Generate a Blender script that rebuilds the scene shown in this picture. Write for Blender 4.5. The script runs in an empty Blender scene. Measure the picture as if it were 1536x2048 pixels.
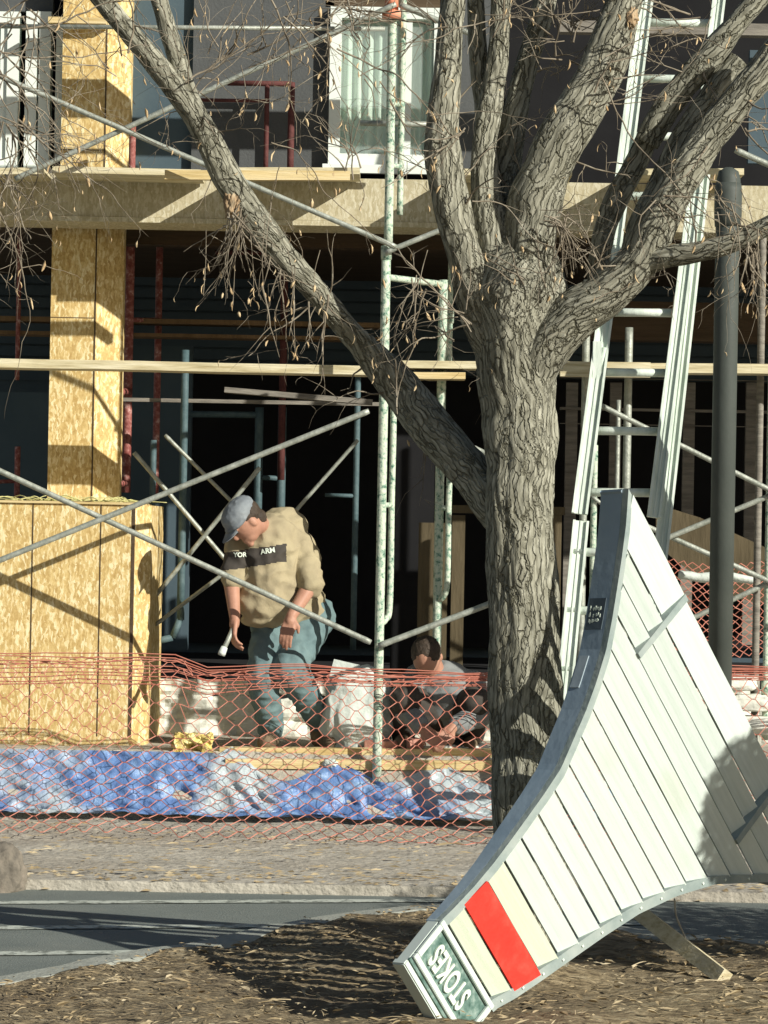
import bpy, bmesh, math, random
from mathutils import Vector, Matrix, noise
random.seed(7)
R = math.radians
scene = bpy.context.scene
COL = scene.collection

# ------------------------------------------------------------------ camera
F = 6000.0                       # focal length in photo pixels (1536 x 2048)
CAM = Vector((0, 0, 1.55))
roll, pitch = R(1.05), R(0.34)
fw = Vector((0, math.cos(pitch), math.sin(pitch)))
rt0 = Vector((1, 0, 0)); up0 = rt0.cross(fw)
rt = rt0 * math.cos(roll) + up0 * math.sin(roll)
up = up0 * math.cos(roll) - rt0 * math.sin(roll)
cd = bpy.data.cameras.new('camera'); cam = bpy.data.objects.new('camera', cd); COL.objects.link(cam)
m = Matrix((rt, up, -fw)).transposed().to_4x4(); m.translation = CAM
cam.matrix_world = m
cd.sensor_fit = 'VERTICAL'; cd.sensor_height = 36.0; cd.sensor_width = 27.0
cd.lens = F / 2048 * 36.0; cd.clip_end = 500; cd.clip_start = 0.1
scene.camera = cam
scene.render.resolution_x, scene.render.resolution_y = 768, 1024

# ------------------------------------------------------------------ light
EL = R(25.0); SX, SY = 0.77, -0.64
w = bpy.data.worlds.new('World'); scene.world = w; w.use_nodes = True
nt = w.node_tree; bg = nt.nodes['Background']
sky = nt.nodes.new('ShaderNodeTexSky'); sky.sky_type = 'NISHITA'; sky.sun_disc = False
sky.sun_elevation = EL; sky.sun_rotation = math.atan2(SX, SY)
nt.links.new(sky.outputs[0], bg.inputs[0]); bg.inputs[1].default_value = 0.05
sd = bpy.data.lights.new('sun', 'SUN'); sd.energy = 5.0; sd.angle = R(0.5); sd.color = (1.0, 0.965, 0.87)
so = bpy.data.objects.new('sun', sd); COL.objects.link(so)
sundir = Vector((SX * math.cos(EL), SY * math.cos(EL), math.sin(EL))).normalized()
so.rotation_euler = sundir.to_track_quat('Z', 'Y').to_euler()
so.location = (8, -6, 12)
scene.view_settings.view_transform = 'Standard'; scene.view_settings.look = 'None'
scene.view_settings.exposure = 0.3; scene.view_settings.gamma = 1.0

# ------------------------------------------------------------------ helpers
def ray(px, py):
    return fw * F + rt * (px - 768) - up * (py - 1024)
def P(px, py, Y):
    d = ray(px, py); return CAM + d * (Y / d.y)
def G(px, py, z=0.0):
    d = ray(px, py); return CAM + d * ((z - CAM.z) / d.z)

def tag(o, label=None, cat=None, group=None, kind=None):
    if label: o['label'] = label
    if cat: o['category'] = cat
    if group: o['group'] = group
    if kind: o['kind'] = kind
    return o
def obj(name, bm, mat, parent=None, smooth=False):
    me = bpy.data.meshes.new(name); bm.normal_update(); bm.to_mesh(me); bm.free()
    if smooth:
        for p in me.polygons: p.use_smooth = True
    for mm in (mat if isinstance(mat, (list, tuple)) else [mat]): me.materials.append(mm)
    o = bpy.data.objects.new(name, me); COL.objects.link(o)
    if parent:
        o.parent = parent; o.matrix_parent_inverse = parent.matrix_world.inverted()
    return o
def empty(name, loc, label=None, cat=None, group=None):
    o = bpy.data.objects.new(name, None); COL.objects.link(o); o.location = loc
    o.matrix_world = Matrix.Translation(loc)
    tag(o, label, cat, group); return o
def BM(): return bmesh.new()
def box(bm, x0, x1, y0, y1, z0, z1):
    v = [bm.verts.new(c) for c in ((x0,y0,z0),(x1,y0,z0),(x1,y1,z0),(x0,y1,z0),(x0,y0,z1),(x1,y0,z1),(x1,y1,z1),(x0,y1,z1))]
    for f in ((0,3,2,1),(4,5,6,7),(0,1,5,4),(1,2,6,5),(2,3,7,6),(3,0,4,7)): bm.faces.new([v[i] for i in f])
    return v
def obox(bm, c, ax, ay, az, sx, sy, sz):
    """box centred at c with half sizes along the given axes"""
    vs = []
    for k in (-1, 1):
        for (i, j) in ((-1,-1),(1,-1),(1,1),(-1,1)):
            vs.append(bm.verts.new(c + ax*(sx*i) + ay*(sy*j) + az*(sz*k)))
    for f in ((0,3,2,1),(4,5,6,7),(0,1,5,4),(1,2,6,5),(2,3,7,6),(3,0,4,7)): bm.faces.new([vs[i] for i in f])
def beam(bm, a, b, wd, hd, side=Vector((0,1,0))):
    d = (b - a); L = d.length; d.normalize()
    s = (side - d * side.dot(d)).normalized(); t = d.cross(s)
    obox(bm, (a + b) / 2, d, s, t, L/2, wd/2, hd/2)
def prism(bm, pts, z0, z1):
    a = [bm.verts.new((x, y, z0)) for x, y in pts]; b = [bm.verts.new((x, y, z1)) for x, y in pts]
    n = len(pts); bm.faces.new(a[::-1]); bm.faces.new(b)
    for i in range(n): bm.faces.new((a[i], a[(i+1) % n], b[(i+1) % n], b[i]))
def smooth_path(pts, rads, n):
    """Catmull-Rom resample"""
    out = []; K = len(pts)
    for s in range(n + 1):
        t = s / n * (K - 1); i = min(int(t), K - 2); f = t - i
        p0 = pts[max(i-1, 0)]; p1 = pts[i]; p2 = pts[i+1]; p3 = pts[min(i+2, K-1)]
        q = 0.5 * ((2*p1) + (p2-p0)*f + (2*p0-5*p1+4*p2-p3)*f*f + (3*p1-p0-3*p2+p3)*f*f*f)
        out.append((q, rads[i] * (1-f) + rads[i+1] * f))
    return out
def tube(bm, path, seg=8, cap=True, disp=None, uvl=None):
    """path: list of (Vector, radius)"""
    n = len(path); rings = []; L = 0.0; Ls = [0.0]
    for i in range(1, n): L += (path[i][0] - path[i-1][0]).length; Ls.append(L)
    t = (path[1][0] - path[0][0]).normalized()
    nrm = t.orthogonal().normalized()
    if abs(t.z) > 0.5: 
        nrm = (Vector((0,1,0)) - t * t.y).normalized()
    for i in range(n):
        a = path[max(i-1, 0)][0]; b = path[min(i+1, n-1)][0]; t = (b - a).normalized()
        nrm = (nrm - t * nrm.dot(t)).normalized(); bn = t.cross(nrm)
        p, r = path[i]; ring = []
        for k in range(seg):
            an = 2 * math.pi * k / seg
            d = nrm * math.cos(an) + bn * math.sin(an)
            rr = r + (disp(k / seg, an, Ls[i], r) if disp else 0)
            ring.append(bm.verts.new(p + d * rr))
        rings.append(ring)
    for i in range(n - 1):
        for k in range(seg):
            k2 = (k + 1) % seg
            f = bm.faces.new((rings[i][k], rings[i][k2], rings[i+1][k2], rings[i+1][k]))
            f.smooth = True
            if uvl is not None:
                us = (k / seg, (k+1) / seg, (k+1) / seg, k / seg); vs = (Ls[i], Ls[i], Ls[i+1], Ls[i+1])
                R0 = path[i][1]
                for lp, uu, vv in zip(f.loops, us, vs): lp[uvl].uv = (uu * max(R0, .004) * 6.283, vv)
    if cap:
        bm.faces.new(rings[0][::-1]); bm.faces.new(rings[-1])
def pipe(bm, a, b, r, seg=10): tube(bm, [(a, r), (b, r)], seg)
def bez(pts, r, n=24): return smooth_path(pts, [r] * len(pts), n)

# ------------------------------------------------------------------ materials
def mat(name, cols, scale=6.0, rough=0.75, bump=0.2, bscale=30.0, stretch=(1,1,1), detail=6.0, metal=0.0,
        ramp=None, uv=False, coord='Object', bdist=0.01, spec=0.3, extra=None, dist=0.0, two=None):
    ma = bpy.data.materials.new(name); ma.use_nodes = True
    N = ma.node_tree.nodes; Lk = ma.node_tree.links; b = N['Principled BSDF']
    tc = N.new('ShaderNodeTexCoord'); mp = N.new('ShaderNodeMapping'); mp.inputs['Scale'].default_value = stretch
    Lk.new(tc.outputs['UV' if uv else coord], mp.inputs[0])
    nz = N.new('ShaderNodeTexNoise'); nz.inputs['Scale'].default_value = scale; nz.inputs['Detail'].default_value = detail
    nz.inputs['Distortion'].default_value = dist; nz.inputs['Roughness'].default_value = 0.62
    Lk.new(mp.outputs[0], nz.inputs[0])
    cr = N.new('ShaderNodeValToRGB'); e = cr.color_ramp.elements
    pos = ramp or [0.3 + 0.4 * i / max(1, len(cols) - 1) for i in range(len(cols))]
    e[0].position = pos[0]; e[0].color = (*cols[0], 1)
    e[1].position = pos[-1]; e[1].color = (*cols[-1], 1)
    for c, p in zip(cols[1:-1], pos[1:-1]):
        q = e.new(p); q.color = (*c, 1)
    Lk.new(nz.outputs[0], cr.inputs[0]); out = cr.outputs[0]
    if two:   # second large-scale blotch colour: (colour, scale, lo, hi)
        n2 = N.new('ShaderNodeTexNoise'); n2.inputs['Scale'].default_value = two[1]; n2.inputs['Detail'].default_value = 5
        Lk.new(tc.outputs['UV' if uv else coord], n2.inputs[0])
        r2 = N.new('ShaderNodeMapRange'); r2.inputs[1].default_value = two[2]; r2.inputs[2].default_value = two[3]
        Lk.new(n2.outputs[0], r2.inputs[0])
        mx = N.new('ShaderNodeMix'); mx.data_type = 'RGBA'; mx.inputs[7].default_value = (*two[0], 1)
        Lk.new(r2.outputs[0], mx.inputs[0]); Lk.new(out, mx.inputs[6]); out = mx.outputs[2]
    Lk.new(out, b.inputs['Base Color'])
    b.inputs['Roughness'].default_value = rough; b.inputs['Metallic'].default_value = metal
    b.inputs['Specular IOR Level'].default_value = spec
    if bump:
        bn = N.new('ShaderNodeTexNoise'); bn.inputs['Scale'].default_value = bscale; bn.inputs['Detail'].default_value = 8
        Lk.new(mp.outputs[0], bn.inputs[0])
        bu = N.new('ShaderNodeBump'); bu.inputs['Strength'].default_value = bump; bu.inputs['Distance'].default_value = bdist
        Lk.new(bn.outputs[0], bu.inputs['Height']); Lk.new(bu.outputs[0], b.inputs['Normal'])
    return ma
M = {}
def osb(name, base, dark, light, scale=1.0):
    ma = bpy.data.materials.new(name); ma.use_nodes = True
    N = ma.node_tree.nodes; Lk = ma.node_tree.links; b = N['Principled BSDF']
    tc = N.new('ShaderNodeTexCoord')
    nz = N.new('ShaderNodeTexNoise'); nz.inputs['Scale'].default_value = 14*scale; nz.inputs['Detail'].default_value = 3
    Lk.new(tc.outputs['Object'], nz.inputs[0])
    add = N.new('ShaderNodeVectorMath'); add.operation = 'MULTIPLY_ADD'
    add.inputs[1].default_value = (.03, .03, .03); Lk.new(nz.outputs[1], add.inputs[0]); Lk.new(tc.outputs['Object'], add.inputs[2])
    outs = []
    for k, (rot, st) in enumerate(((0.5, (30, 10, 9)), (-0.8, (28, 10, 8)))):
        mp = N.new('ShaderNodeMapping'); mp.inputs['Scale'].default_value = [s*scale for s in st]; mp.inputs['Rotation'].default_value = (0, rot, 0)
        Lk.new(add.outputs[0], mp.inputs[0])
        vo = N.new('ShaderNodeTexVoronoi'); vo.inputs['Scale'].default_value = 1.6; Lk.new(mp.outputs[0], vo.inputs[0])
        sp = N.new('ShaderNodeSeparateColor'); Lk.new(vo.outputs['Color'], sp.inputs[0]); outs.append(sp.outputs[0])
    mx = N.new('ShaderNodeMath'); mx.operation = 'MULTIPLY'; Lk.new(outs[0], mx.inputs[0]); Lk.new(outs[1], mx.inputs[1])
    fn = N.new('ShaderNodeTexNoise'); fn.inputs['Scale'].default_value = 60; fn.inputs['Detail'].default_value = 4; Lk.new(tc.outputs['Object'], fn.inputs[0])
    ad = N.new('ShaderNodeMath'); ad.operation = 'MULTIPLY_ADD'; ad.inputs[1].default_value = 0.5; Lk.new(fn.outputs[0], ad.inputs[0]); Lk.new(mx.outputs[0], ad.inputs[2])
    cr = N.new('ShaderNodeValToRGB'); e = cr.color_ramp.elements
    e[0].position = .2; e[0].color = (*dark, 1); e[1].position = .95; e[1].color = (*light, 1); q = e.new(.5); q.color = (*base, 1)
    Lk.new(ad.outputs[0], cr.inputs[0]); Lk.new(cr.outputs[0], b.inputs['Base Color'])
    b.inputs['Roughness'].default_value = .8; b.inputs['Specular IOR Level'].default_value = .2
    bu = N.new('ShaderNodeBump'); bu.inputs['Strength'].default_value = .4; bu.inputs['Distance'].default_value = .004
    Lk.new(ad.outputs[0], bu.inputs['Height']); Lk.new(bu.outputs[0], b.inputs['Normal'])
    return ma
M['osb'] = osb('oriented_strand_board', (.64,.48,.21), (.45,.30,.11), (.80,.69,.42), 2.1)
M['osb2'] = osb('weathered_strand_board', (.50,.45,.31), (.40,.35,.22), (.58,.54,.40), 2.0)
M['white'] = mat('white_siding_paint', [(.53,.60,.545),(.62,.685,.63)], 3, .6, .25, 60, (1.2,30,1), two=((.50,.54,.42), 1.3, .58, .8), uv=True, bdist=.004)
M['cream'] = mat('cream_siding_paint', [(.55,.60,.46),(.62,.665,.54)], 4, .6, .25, 60, (1.2,30,1), uv=True, bdist=.004)
M['red'] = mat('red_board_paint', [(.55,.03,.02),(.70,.04,.026),(.74,.10,.07)], 5, .45, .15, 50)
M['trim'] = mat('grey_green_trim', [(.19,.24,.23),(.27,.32,.30),(.34,.38,.35)], 7, .7, .3, 50)
M['rim'] = mat('blue_grey_rim_paint', [(.20,.27,.33),(.27,.34,.39)], 3, .6, .2, 30)
M['green'] = mat('dark_green_sign_paint', [(.03,.08,.06),(.12,.20,.17),(.34,.42,.37)], 26, .6, .2, 50)
M['letter'] = mat('pale_letter_paint', [(.60,.68,.56),(.74,.80,.70)], 30, .6, .1, 60)
M['alu'] = mat('scuffed_aluminium', [(.46,.53,.45),(.62,.69,.61),(.70,.76,.68)], 14, .55, .3, 60, (1,1,.25), metal=.0, spec=.5)
M['gtube'] = mat('worn_green_scaffold_paint', [(.05,.13,.09),(.26,.38,.29),(.50,.57,.45),(.56,.61,.50)], 46, .6, .4, 90, ramp=[.34,.42,.50,.62])
M['tube'] = mat('galvanised_brace_steel', [(.22,.24,.20),(.34,.36,.31),(.46,.48,.42)], 22, .5, .3, 60, metal=.3, spec=.5)
M['rtube'] = mat('worn_red_scaffold_paint', [(.22,.06,.05),(.34,.13,.11),(.58,.38,.34)], 34, .6, .3, 60, ramp=[.4,.55,.68])
M['dred'] = mat('shade_darkened_red', [(.07,.022,.02),(.13,.045,.04)], 30, .8, .3, 60)  # red darkened to put shade into the colour of the tubes
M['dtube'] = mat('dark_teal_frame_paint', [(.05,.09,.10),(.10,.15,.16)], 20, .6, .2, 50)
M['post'] = mat('tree_shaded_post_grey', [(.058,.068,.060),(.072,.082,.072)], 5, .6, .15, 40)  # grey darkened to put tree shade into the colour
M['plank'] = mat('weathered_plank', [(.40,.33,.18),(.60,.53,.34),(.72,.66,.48)], 9, .8, .4, 30, (.35,3,5))
M['timber'] = mat('new_yellow_timber', [(.46,.32,.12),(.64,.50,.25),(.74,.62,.38)], 7, .8, .4, 30, (.3,3,5))
M['darkwood'] = mat('shaded_brown_lumber', [(.06,.04,.022),(.10,.068,.04)], 6, .85, .4, 30, (.3,2,5))  # brown darkened for interior shade; board seams share it
M['brownwood'] = mat('stained_brown_lumber', [(.15,.095,.045),(.24,.155,.08)], 6, .85, .4, 30, (2,3,.4))
M['dimwood'] = mat('shade_toned_lumber', [(.07,.055,.03),(.12,.095,.055)], 6, .9, .4, 30, (2,3,.4))  # lumber colour lowered to carry the shade inside the building
M['grayplank'] = mat('grey_old_plank', [(.13,.12,.10),(.22,.20,.17),(.30,.28,.23)], 9, .85, .4, 40, (.5,2,4))
M['black'] = mat('interior_shade_black', [(.008,.008,.009),(.014,.014,.015)], 3, .95, .1, 20)  # near-black colour stands in for the shade of the interior
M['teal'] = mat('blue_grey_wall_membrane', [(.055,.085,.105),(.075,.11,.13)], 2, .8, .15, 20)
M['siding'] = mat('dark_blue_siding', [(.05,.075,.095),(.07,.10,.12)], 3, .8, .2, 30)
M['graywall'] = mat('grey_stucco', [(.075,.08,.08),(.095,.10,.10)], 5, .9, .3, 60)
M['winframe'] = mat('white_window_vinyl', [(.70,.76,.70),(.78,.82,.76)], 4, .45, .05, 30)
M['curtain'] = mat('pale_green_curtain', [(.42,.56,.46),(.58,.68,.57)], 8, .9, .2, 30, (3,1,.3))
M['stone'] = mat('whitewashed_block', [(.50,.51,.44),(.66,.66,.58),(.76,.76,.68)], 9, .9, .6, 26, bdist=.015, two=((.42,.38,.29), 3, .6, .8))
M['dirt'] = mat('pale_trampled_dirt', [(.33,.305,.25),(.42,.39,.325),(.50,.465,.39)], 6, .95, .8, 30, (.8,1,1), bdist=.02, two=((.33,.29,.23), .9, .5, .8))
M['mulch'] = mat('brown_mulch', [(.10,.075,.045),(.20,.155,.09),(.29,.23,.14),(.38,.32,.21)], 26, .95, 1.0, 50, (.45,1.1,1), ramp=[.32,.46,.56,.7], bdist=.03, two=((.17,.13,.08), 1.6, .45, .7))
M['asphalt'] = mat('worn_asphalt', [(.15,.17,.155),(.19,.21,.19)], 3, .9, .5, 160, two=((.22,.23,.20), 1.4, .55, .75))
M['line'] = mat('faded_parking_paint', [(.16,.175,.15),(.50,.53,.46)], 22, .85, .2, 80, ramp=[.40,.52])
M['curb'] = mat('worn_concrete', [(.27,.28,.24),(.37,.38,.33)], 9, .9, .6, 60)
M['tarp'] = mat('blue_tarpaulin', [(.08,.14,.32),(.12,.22,.45),(.24,.37,.56)], 9, .42, .7, 20, bdist=.02, two=((.42,.48,.50), 1.5, .46, .58), spec=.5)
M['net'] = mat('orange_mesh_plastic', [(.42,.125,.085),(.52,.22,.155)], 9, .6, .1, 30)
M['bag'] = mat('white_woven_sack', [(.50,.56,.52),(.68,.72,.66)], 6, .7, .5, 40)
M['foam'] = mat('yellow_foam', [(.45,.28,.05),(.75,.60,.20),(.85,.78,.5)], 20, .9, .8, 40, bdist=.02)
M['brick'] = mat('pink_brick', [(.45,.20,.15),(.60,.32,.25)], 12, .9, .4, 50)
M['leaf'] = mat('dry_pale_leaf', [(.36,.24,.12),(.54,.40,.23),(.68,.56,.36)], 5, .85, .2, 60)
M['litter'] = mat('bleached_litter', [(.20,.14,.075),(.36,.28,.16),(.56,.48,.33)], 3, .9, .1, 60)
M['straw'] = mat('dry_green_straw', [(.45,.45,.16),(.62,.58,.30)], 8, .9, .1, 40)
M['burlap'] = mat('grey_burlap', [(.10,.09,.075),(.19,.165,.13),(.30,.25,.20)], 10, .95, .6, 60)
M['cord'] = mat('grey_cord', [(.35,.36,.34),(.5,.5,.47)], 10, .7, .1, 40)
# people
M['skin'] = mat('sunburnt_skin', [(.36,.18,.12),(.46,.25,.17)], 9, .55, .12, 70)
M['shirt'] = mat('khaki_work_shirt', [(.30,.25,.16),(.40,.34,.21)], 7, .92, .5, 22, bdist=.012)
M['band'] = mat('dark_shirt_panel', [(.045,.04,.035),(.07,.06,.05)], 9, .9, .3, 30)
M['jeans'] = mat('faded_teal_jeans', [(.095,.15,.16),(.16,.235,.235)], 9, .92, .5, 25, bdist=.01)
M['cap'] = mat('slate_cap_fabric', [(.15,.17,.19),(.25,.275,.29)], 12, .9, .3, 40)
M['hair'] = mat('brown_hair', [(.03,.022,.015),(.07,.05,.035)], 30, .7, .5, 90)
M['boot'] = mat('tan_work_boot', [(.12,.085,.05),(.22,.165,.11)], 12, .8, .3, 40)
M['glove'] = mat('white_work_glove', [(.45,.45,.42),(.6,.6,.56)], 12, .85, .3, 40)
M['jacket'] = mat('grey_work_jacket', [(.16,.17,.17),(.27,.28,.27)], 8, .9, .4, 24, bdist=.012)
def glass_mat():
    ma = bpy.data.materials.new('window_glass'); ma.use_nodes = True
    N = ma.node_tree.nodes; b = N['Principled BSDF']
    b.inputs['Base Color'].default_value = (.75,.85,.82,1); b.inputs['Roughness'].default_value = .04
    b.inputs['Alpha'].default_value = .12
    return ma
M['glass'] = glass_mat()
def bark_mat():
    ma = bpy.data.materials.new('furrowed_bark'); ma.use_nodes = True
    N = ma.node_tree.nodes; Lk = ma.node_tree.links; b = N['Principled BSDF']
    tc = N.new('ShaderNodeTexCoord'); mp = N.new('ShaderNodeMapping'); mp.inputs['Scale'].default_value = (1, .11, 1)
    Lk.new(tc.outputs['UV'], mp.inputs[0])
    wn = N.new('ShaderNodeTexNoise'); wn.inputs['Scale'].default_value = 12; wn.inputs['Detail'].default_value = 4; Lk.new(tc.outputs['Object'], wn.inputs[0])
    av = N.new('ShaderNodeVectorMath'); av.operation = 'MULTIPLY_ADD'; av.inputs[1].default_value = (.05,.05,.05)
    Lk.new(wn.outputs[1], av.inputs[0]); Lk.new(mp.outputs[0], av.inputs[2])
    vo = N.new('ShaderNodeTexVoronoi'); vo.feature = 'DISTANCE_TO_EDGE'; vo.inputs['Scale'].default_value = 48; Lk.new(av.outputs[0], vo.inputs[0])
    rr = N.new('ShaderNodeMapRange'); rr.inputs[1].default_value = 0.0; rr.inputs[2].default_value = .11; Lk.new(vo.outputs[0], rr.inputs[0])
    mp2 = N.new('ShaderNodeMapping'); mp2.inputs['Scale'].default_value = (1,.2,1); Lk.new(tc.outputs['UV'], mp2.inputs[0])
    fn = N.new('ShaderNodeTexNoise'); fn.inputs['Scale'].default_value = 90; fn.inputs['Detail'].default_value = 6; Lk.new(mp2.outputs[0], fn.inputs[0])
    big = N.new('ShaderNodeTexNoise'); big.inputs['Scale'].default_value = 5; big.inputs['Detail'].default_value = 4; Lk.new(tc.outputs['Object'], big.inputs[0])
    cr = N.new('ShaderNodeValToRGB'); e = cr.color_ramp.elements
    e[0].position = .30; e[0].color = (.165,.158,.118,1); e[1].position = .72; e[1].color = (.45,.44,.355,1); q = e.new(.5); q.color = (.285,.278,.215,1)
    Lk.new(fn.outputs[0], cr.inputs[0])
    fz = N.new('ShaderNodeTexNoise'); fz.inputs['Scale'].default_value = 16; fz.inputs['Detail'].default_value = 3; Lk.new(tc.outputs['Object'], fz.inputs[0])
    fr_ = N.new('ShaderNodeMapRange'); fr_.inputs[1].default_value = .40; fr_.inputs[2].default_value = .60; Lk.new(fz.outputs[0], fr_.inputs[0])
    mxx = N.new('ShaderNodeMath'); mxx.operation = 'MAXIMUM'; Lk.new(rr.outputs[0], mxx.inputs[0]); Lk.new(fr_.outputs[0], mxx.inputs[1])
    mx = N.new('ShaderNodeMix'); mx.data_type = 'RGBA'; mx.inputs[6].default_value = (.11,.105,.072,1); Lk.new(mxx.outputs[0], mx.inputs[0]); Lk.new(cr.outputs[0], mx.inputs[7])
    m2 = N.new('ShaderNodeMix'); m2.data_type = 'RGBA'; m2.blend_type = 'MULTIPLY'; m2.inputs[0].default_value = .6
    c2 = N.new('ShaderNodeValToRGB'); c2.color_ramp.elements[0].position = .3; c2.color_ramp.elements[0].color = (.68,.68,.68,1); c2.color_ramp.elements[1].position = .6
    Lk.new(big.outputs[0], c2.inputs[0]); Lk.new(mx.outputs[2], m2.inputs[6]); Lk.new(c2.outputs[0], m2.inputs[7])
    Lk.new(m2.outputs[2], b.inputs['Base Color']); b.inputs['Roughness'].default_value = .9; b.inputs['Specular IOR Level'].default_value = .15
    ad = N.new('ShaderNodeMath'); ad.operation = 'MULTIPLY_ADD'; ad.inputs[1].default_value = .5; Lk.new(fn.outputs[0], ad.inputs[0]); Lk.new(rr.outputs[0], ad.inputs[2])
    bu = N.new('ShaderNodeBump'); bu.inputs['Strength'].default_value = .9; bu.inputs['Distance'].default_value = .008
    Lk.new(ad.outputs[0], bu.inputs['Height']); Lk.new(bu.outputs[0], b.inputs['Normal'])
    return ma
M['bark'] = bark_mat()
M['twig'] = mat('grey_brown_twig', [(.11,.09,.065),(.22,.185,.135),(.36,.32,.25)], 14, .9, .2, 80)
# ------------------------------------------------------------------ ground
def ground_z(y):
    if y < 12.95: return -.13
    if y < 13.05: return -.13 + .13 * (y - 12.95) / .1
    if y < 15.78: return 0.0
    if y < 15.98: return .35 * (y - 15.78) / .20
    return .35
bm = BM(); xs = [-60,-30,-12,-6] + [-4 + .1*i for i in range(81)] + [6,12,30,60]
ys = [-20,0,6,10,12,12.9] + [12.95 + .05*i for i in range(70)] + [17,20,30,60,120]
grid = []
for y in ys:
    row = []
    for x in xs:
        z = ground_z(y)
        if 13.05 < y < 17.5: z += .012 * noise.noise(Vector((x*2.2, y*5, 0))) + .008 * noise.noise(Vector((x*8, y*14, 3)))
        row.append(bm.verts.new((x, y, z)))
    grid.append(row)
for i in range(len(ys)-1):
    for j in range(len(xs)-1): bm.faces.new((grid[i][j], grid[i][j+1], grid[i+1][j+1], grid[i+1][j]))
tag(obj('ground', bm, M['dirt'], smooth=True), kind='structure')
bm = BM(); box(bm, -40, 40, 9.0, 12.94, -.124, -.028)
tag(obj('road', bm, M['asphalt']), kind='structure')
bm = BM(); box(bm, -40, 40, 12.935, 13.13, -.124, .016)
tag(obj('kerb', bm, M['dirt']), kind='structure')
for (x0, y0, x1, y1, wd) in ((-300,1806,1700,1797,.10), (-300,1857,1300,1846,.10), (-300,1910,400,1902,.10)):
    a = G(x0, y0, -.024); b = G(x1, y1, -.024); bm = BM(); d = (b-a).normalized(); s = Vector((-d.y, d.x, 0)) * wd/2
    n = 60; prev = None
    for i in range(n+1):
        p = a.lerp(b, i/n); jt = 1 + .25*noise.noise(p*9)
        c = (bm.verts.new(p - s*jt), bm.verts.new(p + s*jt))
        if prev: bm.faces.new((prev[0], c[0], c[1], prev[1]))
        prev = c
    tag(obj('parking_line', bm, M['line']), kind='structure')

# planting bed and its kerb
edge = [G(x, y, 0.0) for x, y in ((-900,2090),(-300,2010),(0,1972),(150,1945),(300,1914),(420,1898),(560,1866),(700,1840),(870,1822),(1030,1832),(1180,1856),(1300,1875),(1500,1890),(1900,1905),(2600,1915))]
ep = [q for q, _ in smooth_path(edge, [1]*len(edge), 120)]
bm = BM(); rows = []
NR = 130
for i, e in enumerate(ep):
    row = []
    for j in range(NR+1):
        t = j / NR; y = e.y + (3.0 - e.y) * (t ** 1.5 if t < 1 else 1); x = e.x * (y / e.y) ** .0 
        z = .012 + .030*noise.noise(Vector((x*3, y*3, 1))) + .012*noise.noise(Vector((x*14, y*14, 5))) + .006*noise.noise(Vector((x*40, y*40, 9))) + .085*math.exp(-(((x-.49)/.24)**2 + ((y-10.33)/.22)**2)**1.3)
        if j < 3: z = min(z, .0) - .006*(2-j)
        row.append(bm.verts.new((x, y, z)))
    rows.append(row)
for i in range(len(rows)-1):
    for j in range(NR): bm.faces.new((rows[i][j+1], rows[i+1][j+1], rows[i+1][j], rows[i][j]))
tag(obj('mulch_bed', bm, M['mulch'], smooth=True), kind='structure')
bm = BM(); prev = None
for i, e in enumerate(ep):
    a = ep[max(i-1,0)]; b = ep[min(i+1,len(ep)-1)]; d = (b-a).normalized(); s = Vector((-d.y, d.x, 0))
    prof = [(-.03,-.12),(-.03,.0),(-.015,.012),(.10,.012),(.125,-.006),(.14,-.12)]
    ring = [bm.verts.new((e.x + s.x*u, e.y + s.y*u, v + .004*noise.noise(e*6))) for u, v in prof]
    if prev:
        for k in range(len(prof)-1): bm.faces.new((prev[k], ring[k], ring[k+1], prev[k+1]))
    prev = ring
tag(obj('kerb', bm, M['curb']), kind='structure')

# loose litter
bm = BM()
def flake(c, l, w_, a, tilt):
    d = Vector((math.cos(a), math.sin(a), tilt)); s = Vector((-math.sin(a), math.cos(a), random.uniform(-.5,.5)))
    v = [bm.verts.new(c - d*l - s*w_*.3), bm.verts.new(c - s*w_), bm.verts.new(c + d*l), bm.verts.new(c + s*w_ + Vector((0,0,w_*.6)))]
    bm.faces.new(v)
for k in range(6500):
    x = random.uniform(-1.9, 2.6); y = random.uniform(9.0, 12.4)
    # inside bed?
    j = min(range(0, len(ep), 4), key=lambda q: abs(ep[q].x - x))
    if y > ep[j].y - .03: continue
    big = random.random() < .18
    l = random.uniform(.005, .016) * (2.4 if big else 1); wd = random.uniform(.0012, .004) * (1.5 if big and random.random() < .4 else 1)
    flake(Vector((x, y, .022 + .02*random.random())), l, wd, random.gauss(0, .9), random.uniform(-.3,.3))
for k in range(900):
    x = random.uniform(-1.9, 2.4); y = random.uniform(9.0, 12.2)
    j = min(range(0, len(ep), 4), key=lambda q: abs(ep[q].x - x))
    if y > ep[j].y - .04: continue
    c = Vector((x, y, .03)); a = random.uniform(0, 6.28); l = random.uniform(.010,.024); wv = l*random.uniform(.3,.6)
    d = Vector((math.cos(a), math.sin(a), random.uniform(-.3,.3))); s_ = Vector((-math.sin(a), math.cos(a), 0)); up_ = Vector((0,0,random.uniform(.2,.8)*wv))
    m0 = [bm.verts.new(c - d*l), bm.verts.new(c + Vector((0,0,-.002))), bm.verts.new(c + d*l)]
    s0 = [bm.verts.new(c - d*l*.3 + s_*wv + up_), bm.verts.new(c + d*l*.5 + s_*wv*.8 + up_)]; s1 = [bm.verts.new(c - d*l*.3 - s_*wv + up_), bm.verts.new(c + d*l*.5 - s_*wv*.8 + up_)]
    bm.faces.new((m0[0], m0[1], s0[0])); bm.faces.new((m0[1], m0[2], s0[1], s0[0])); bm.faces.new((m0[0], s1[0], m0[1])); bm.faces.new((m0[1], s1[0], s1[1], m0[2]))
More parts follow.
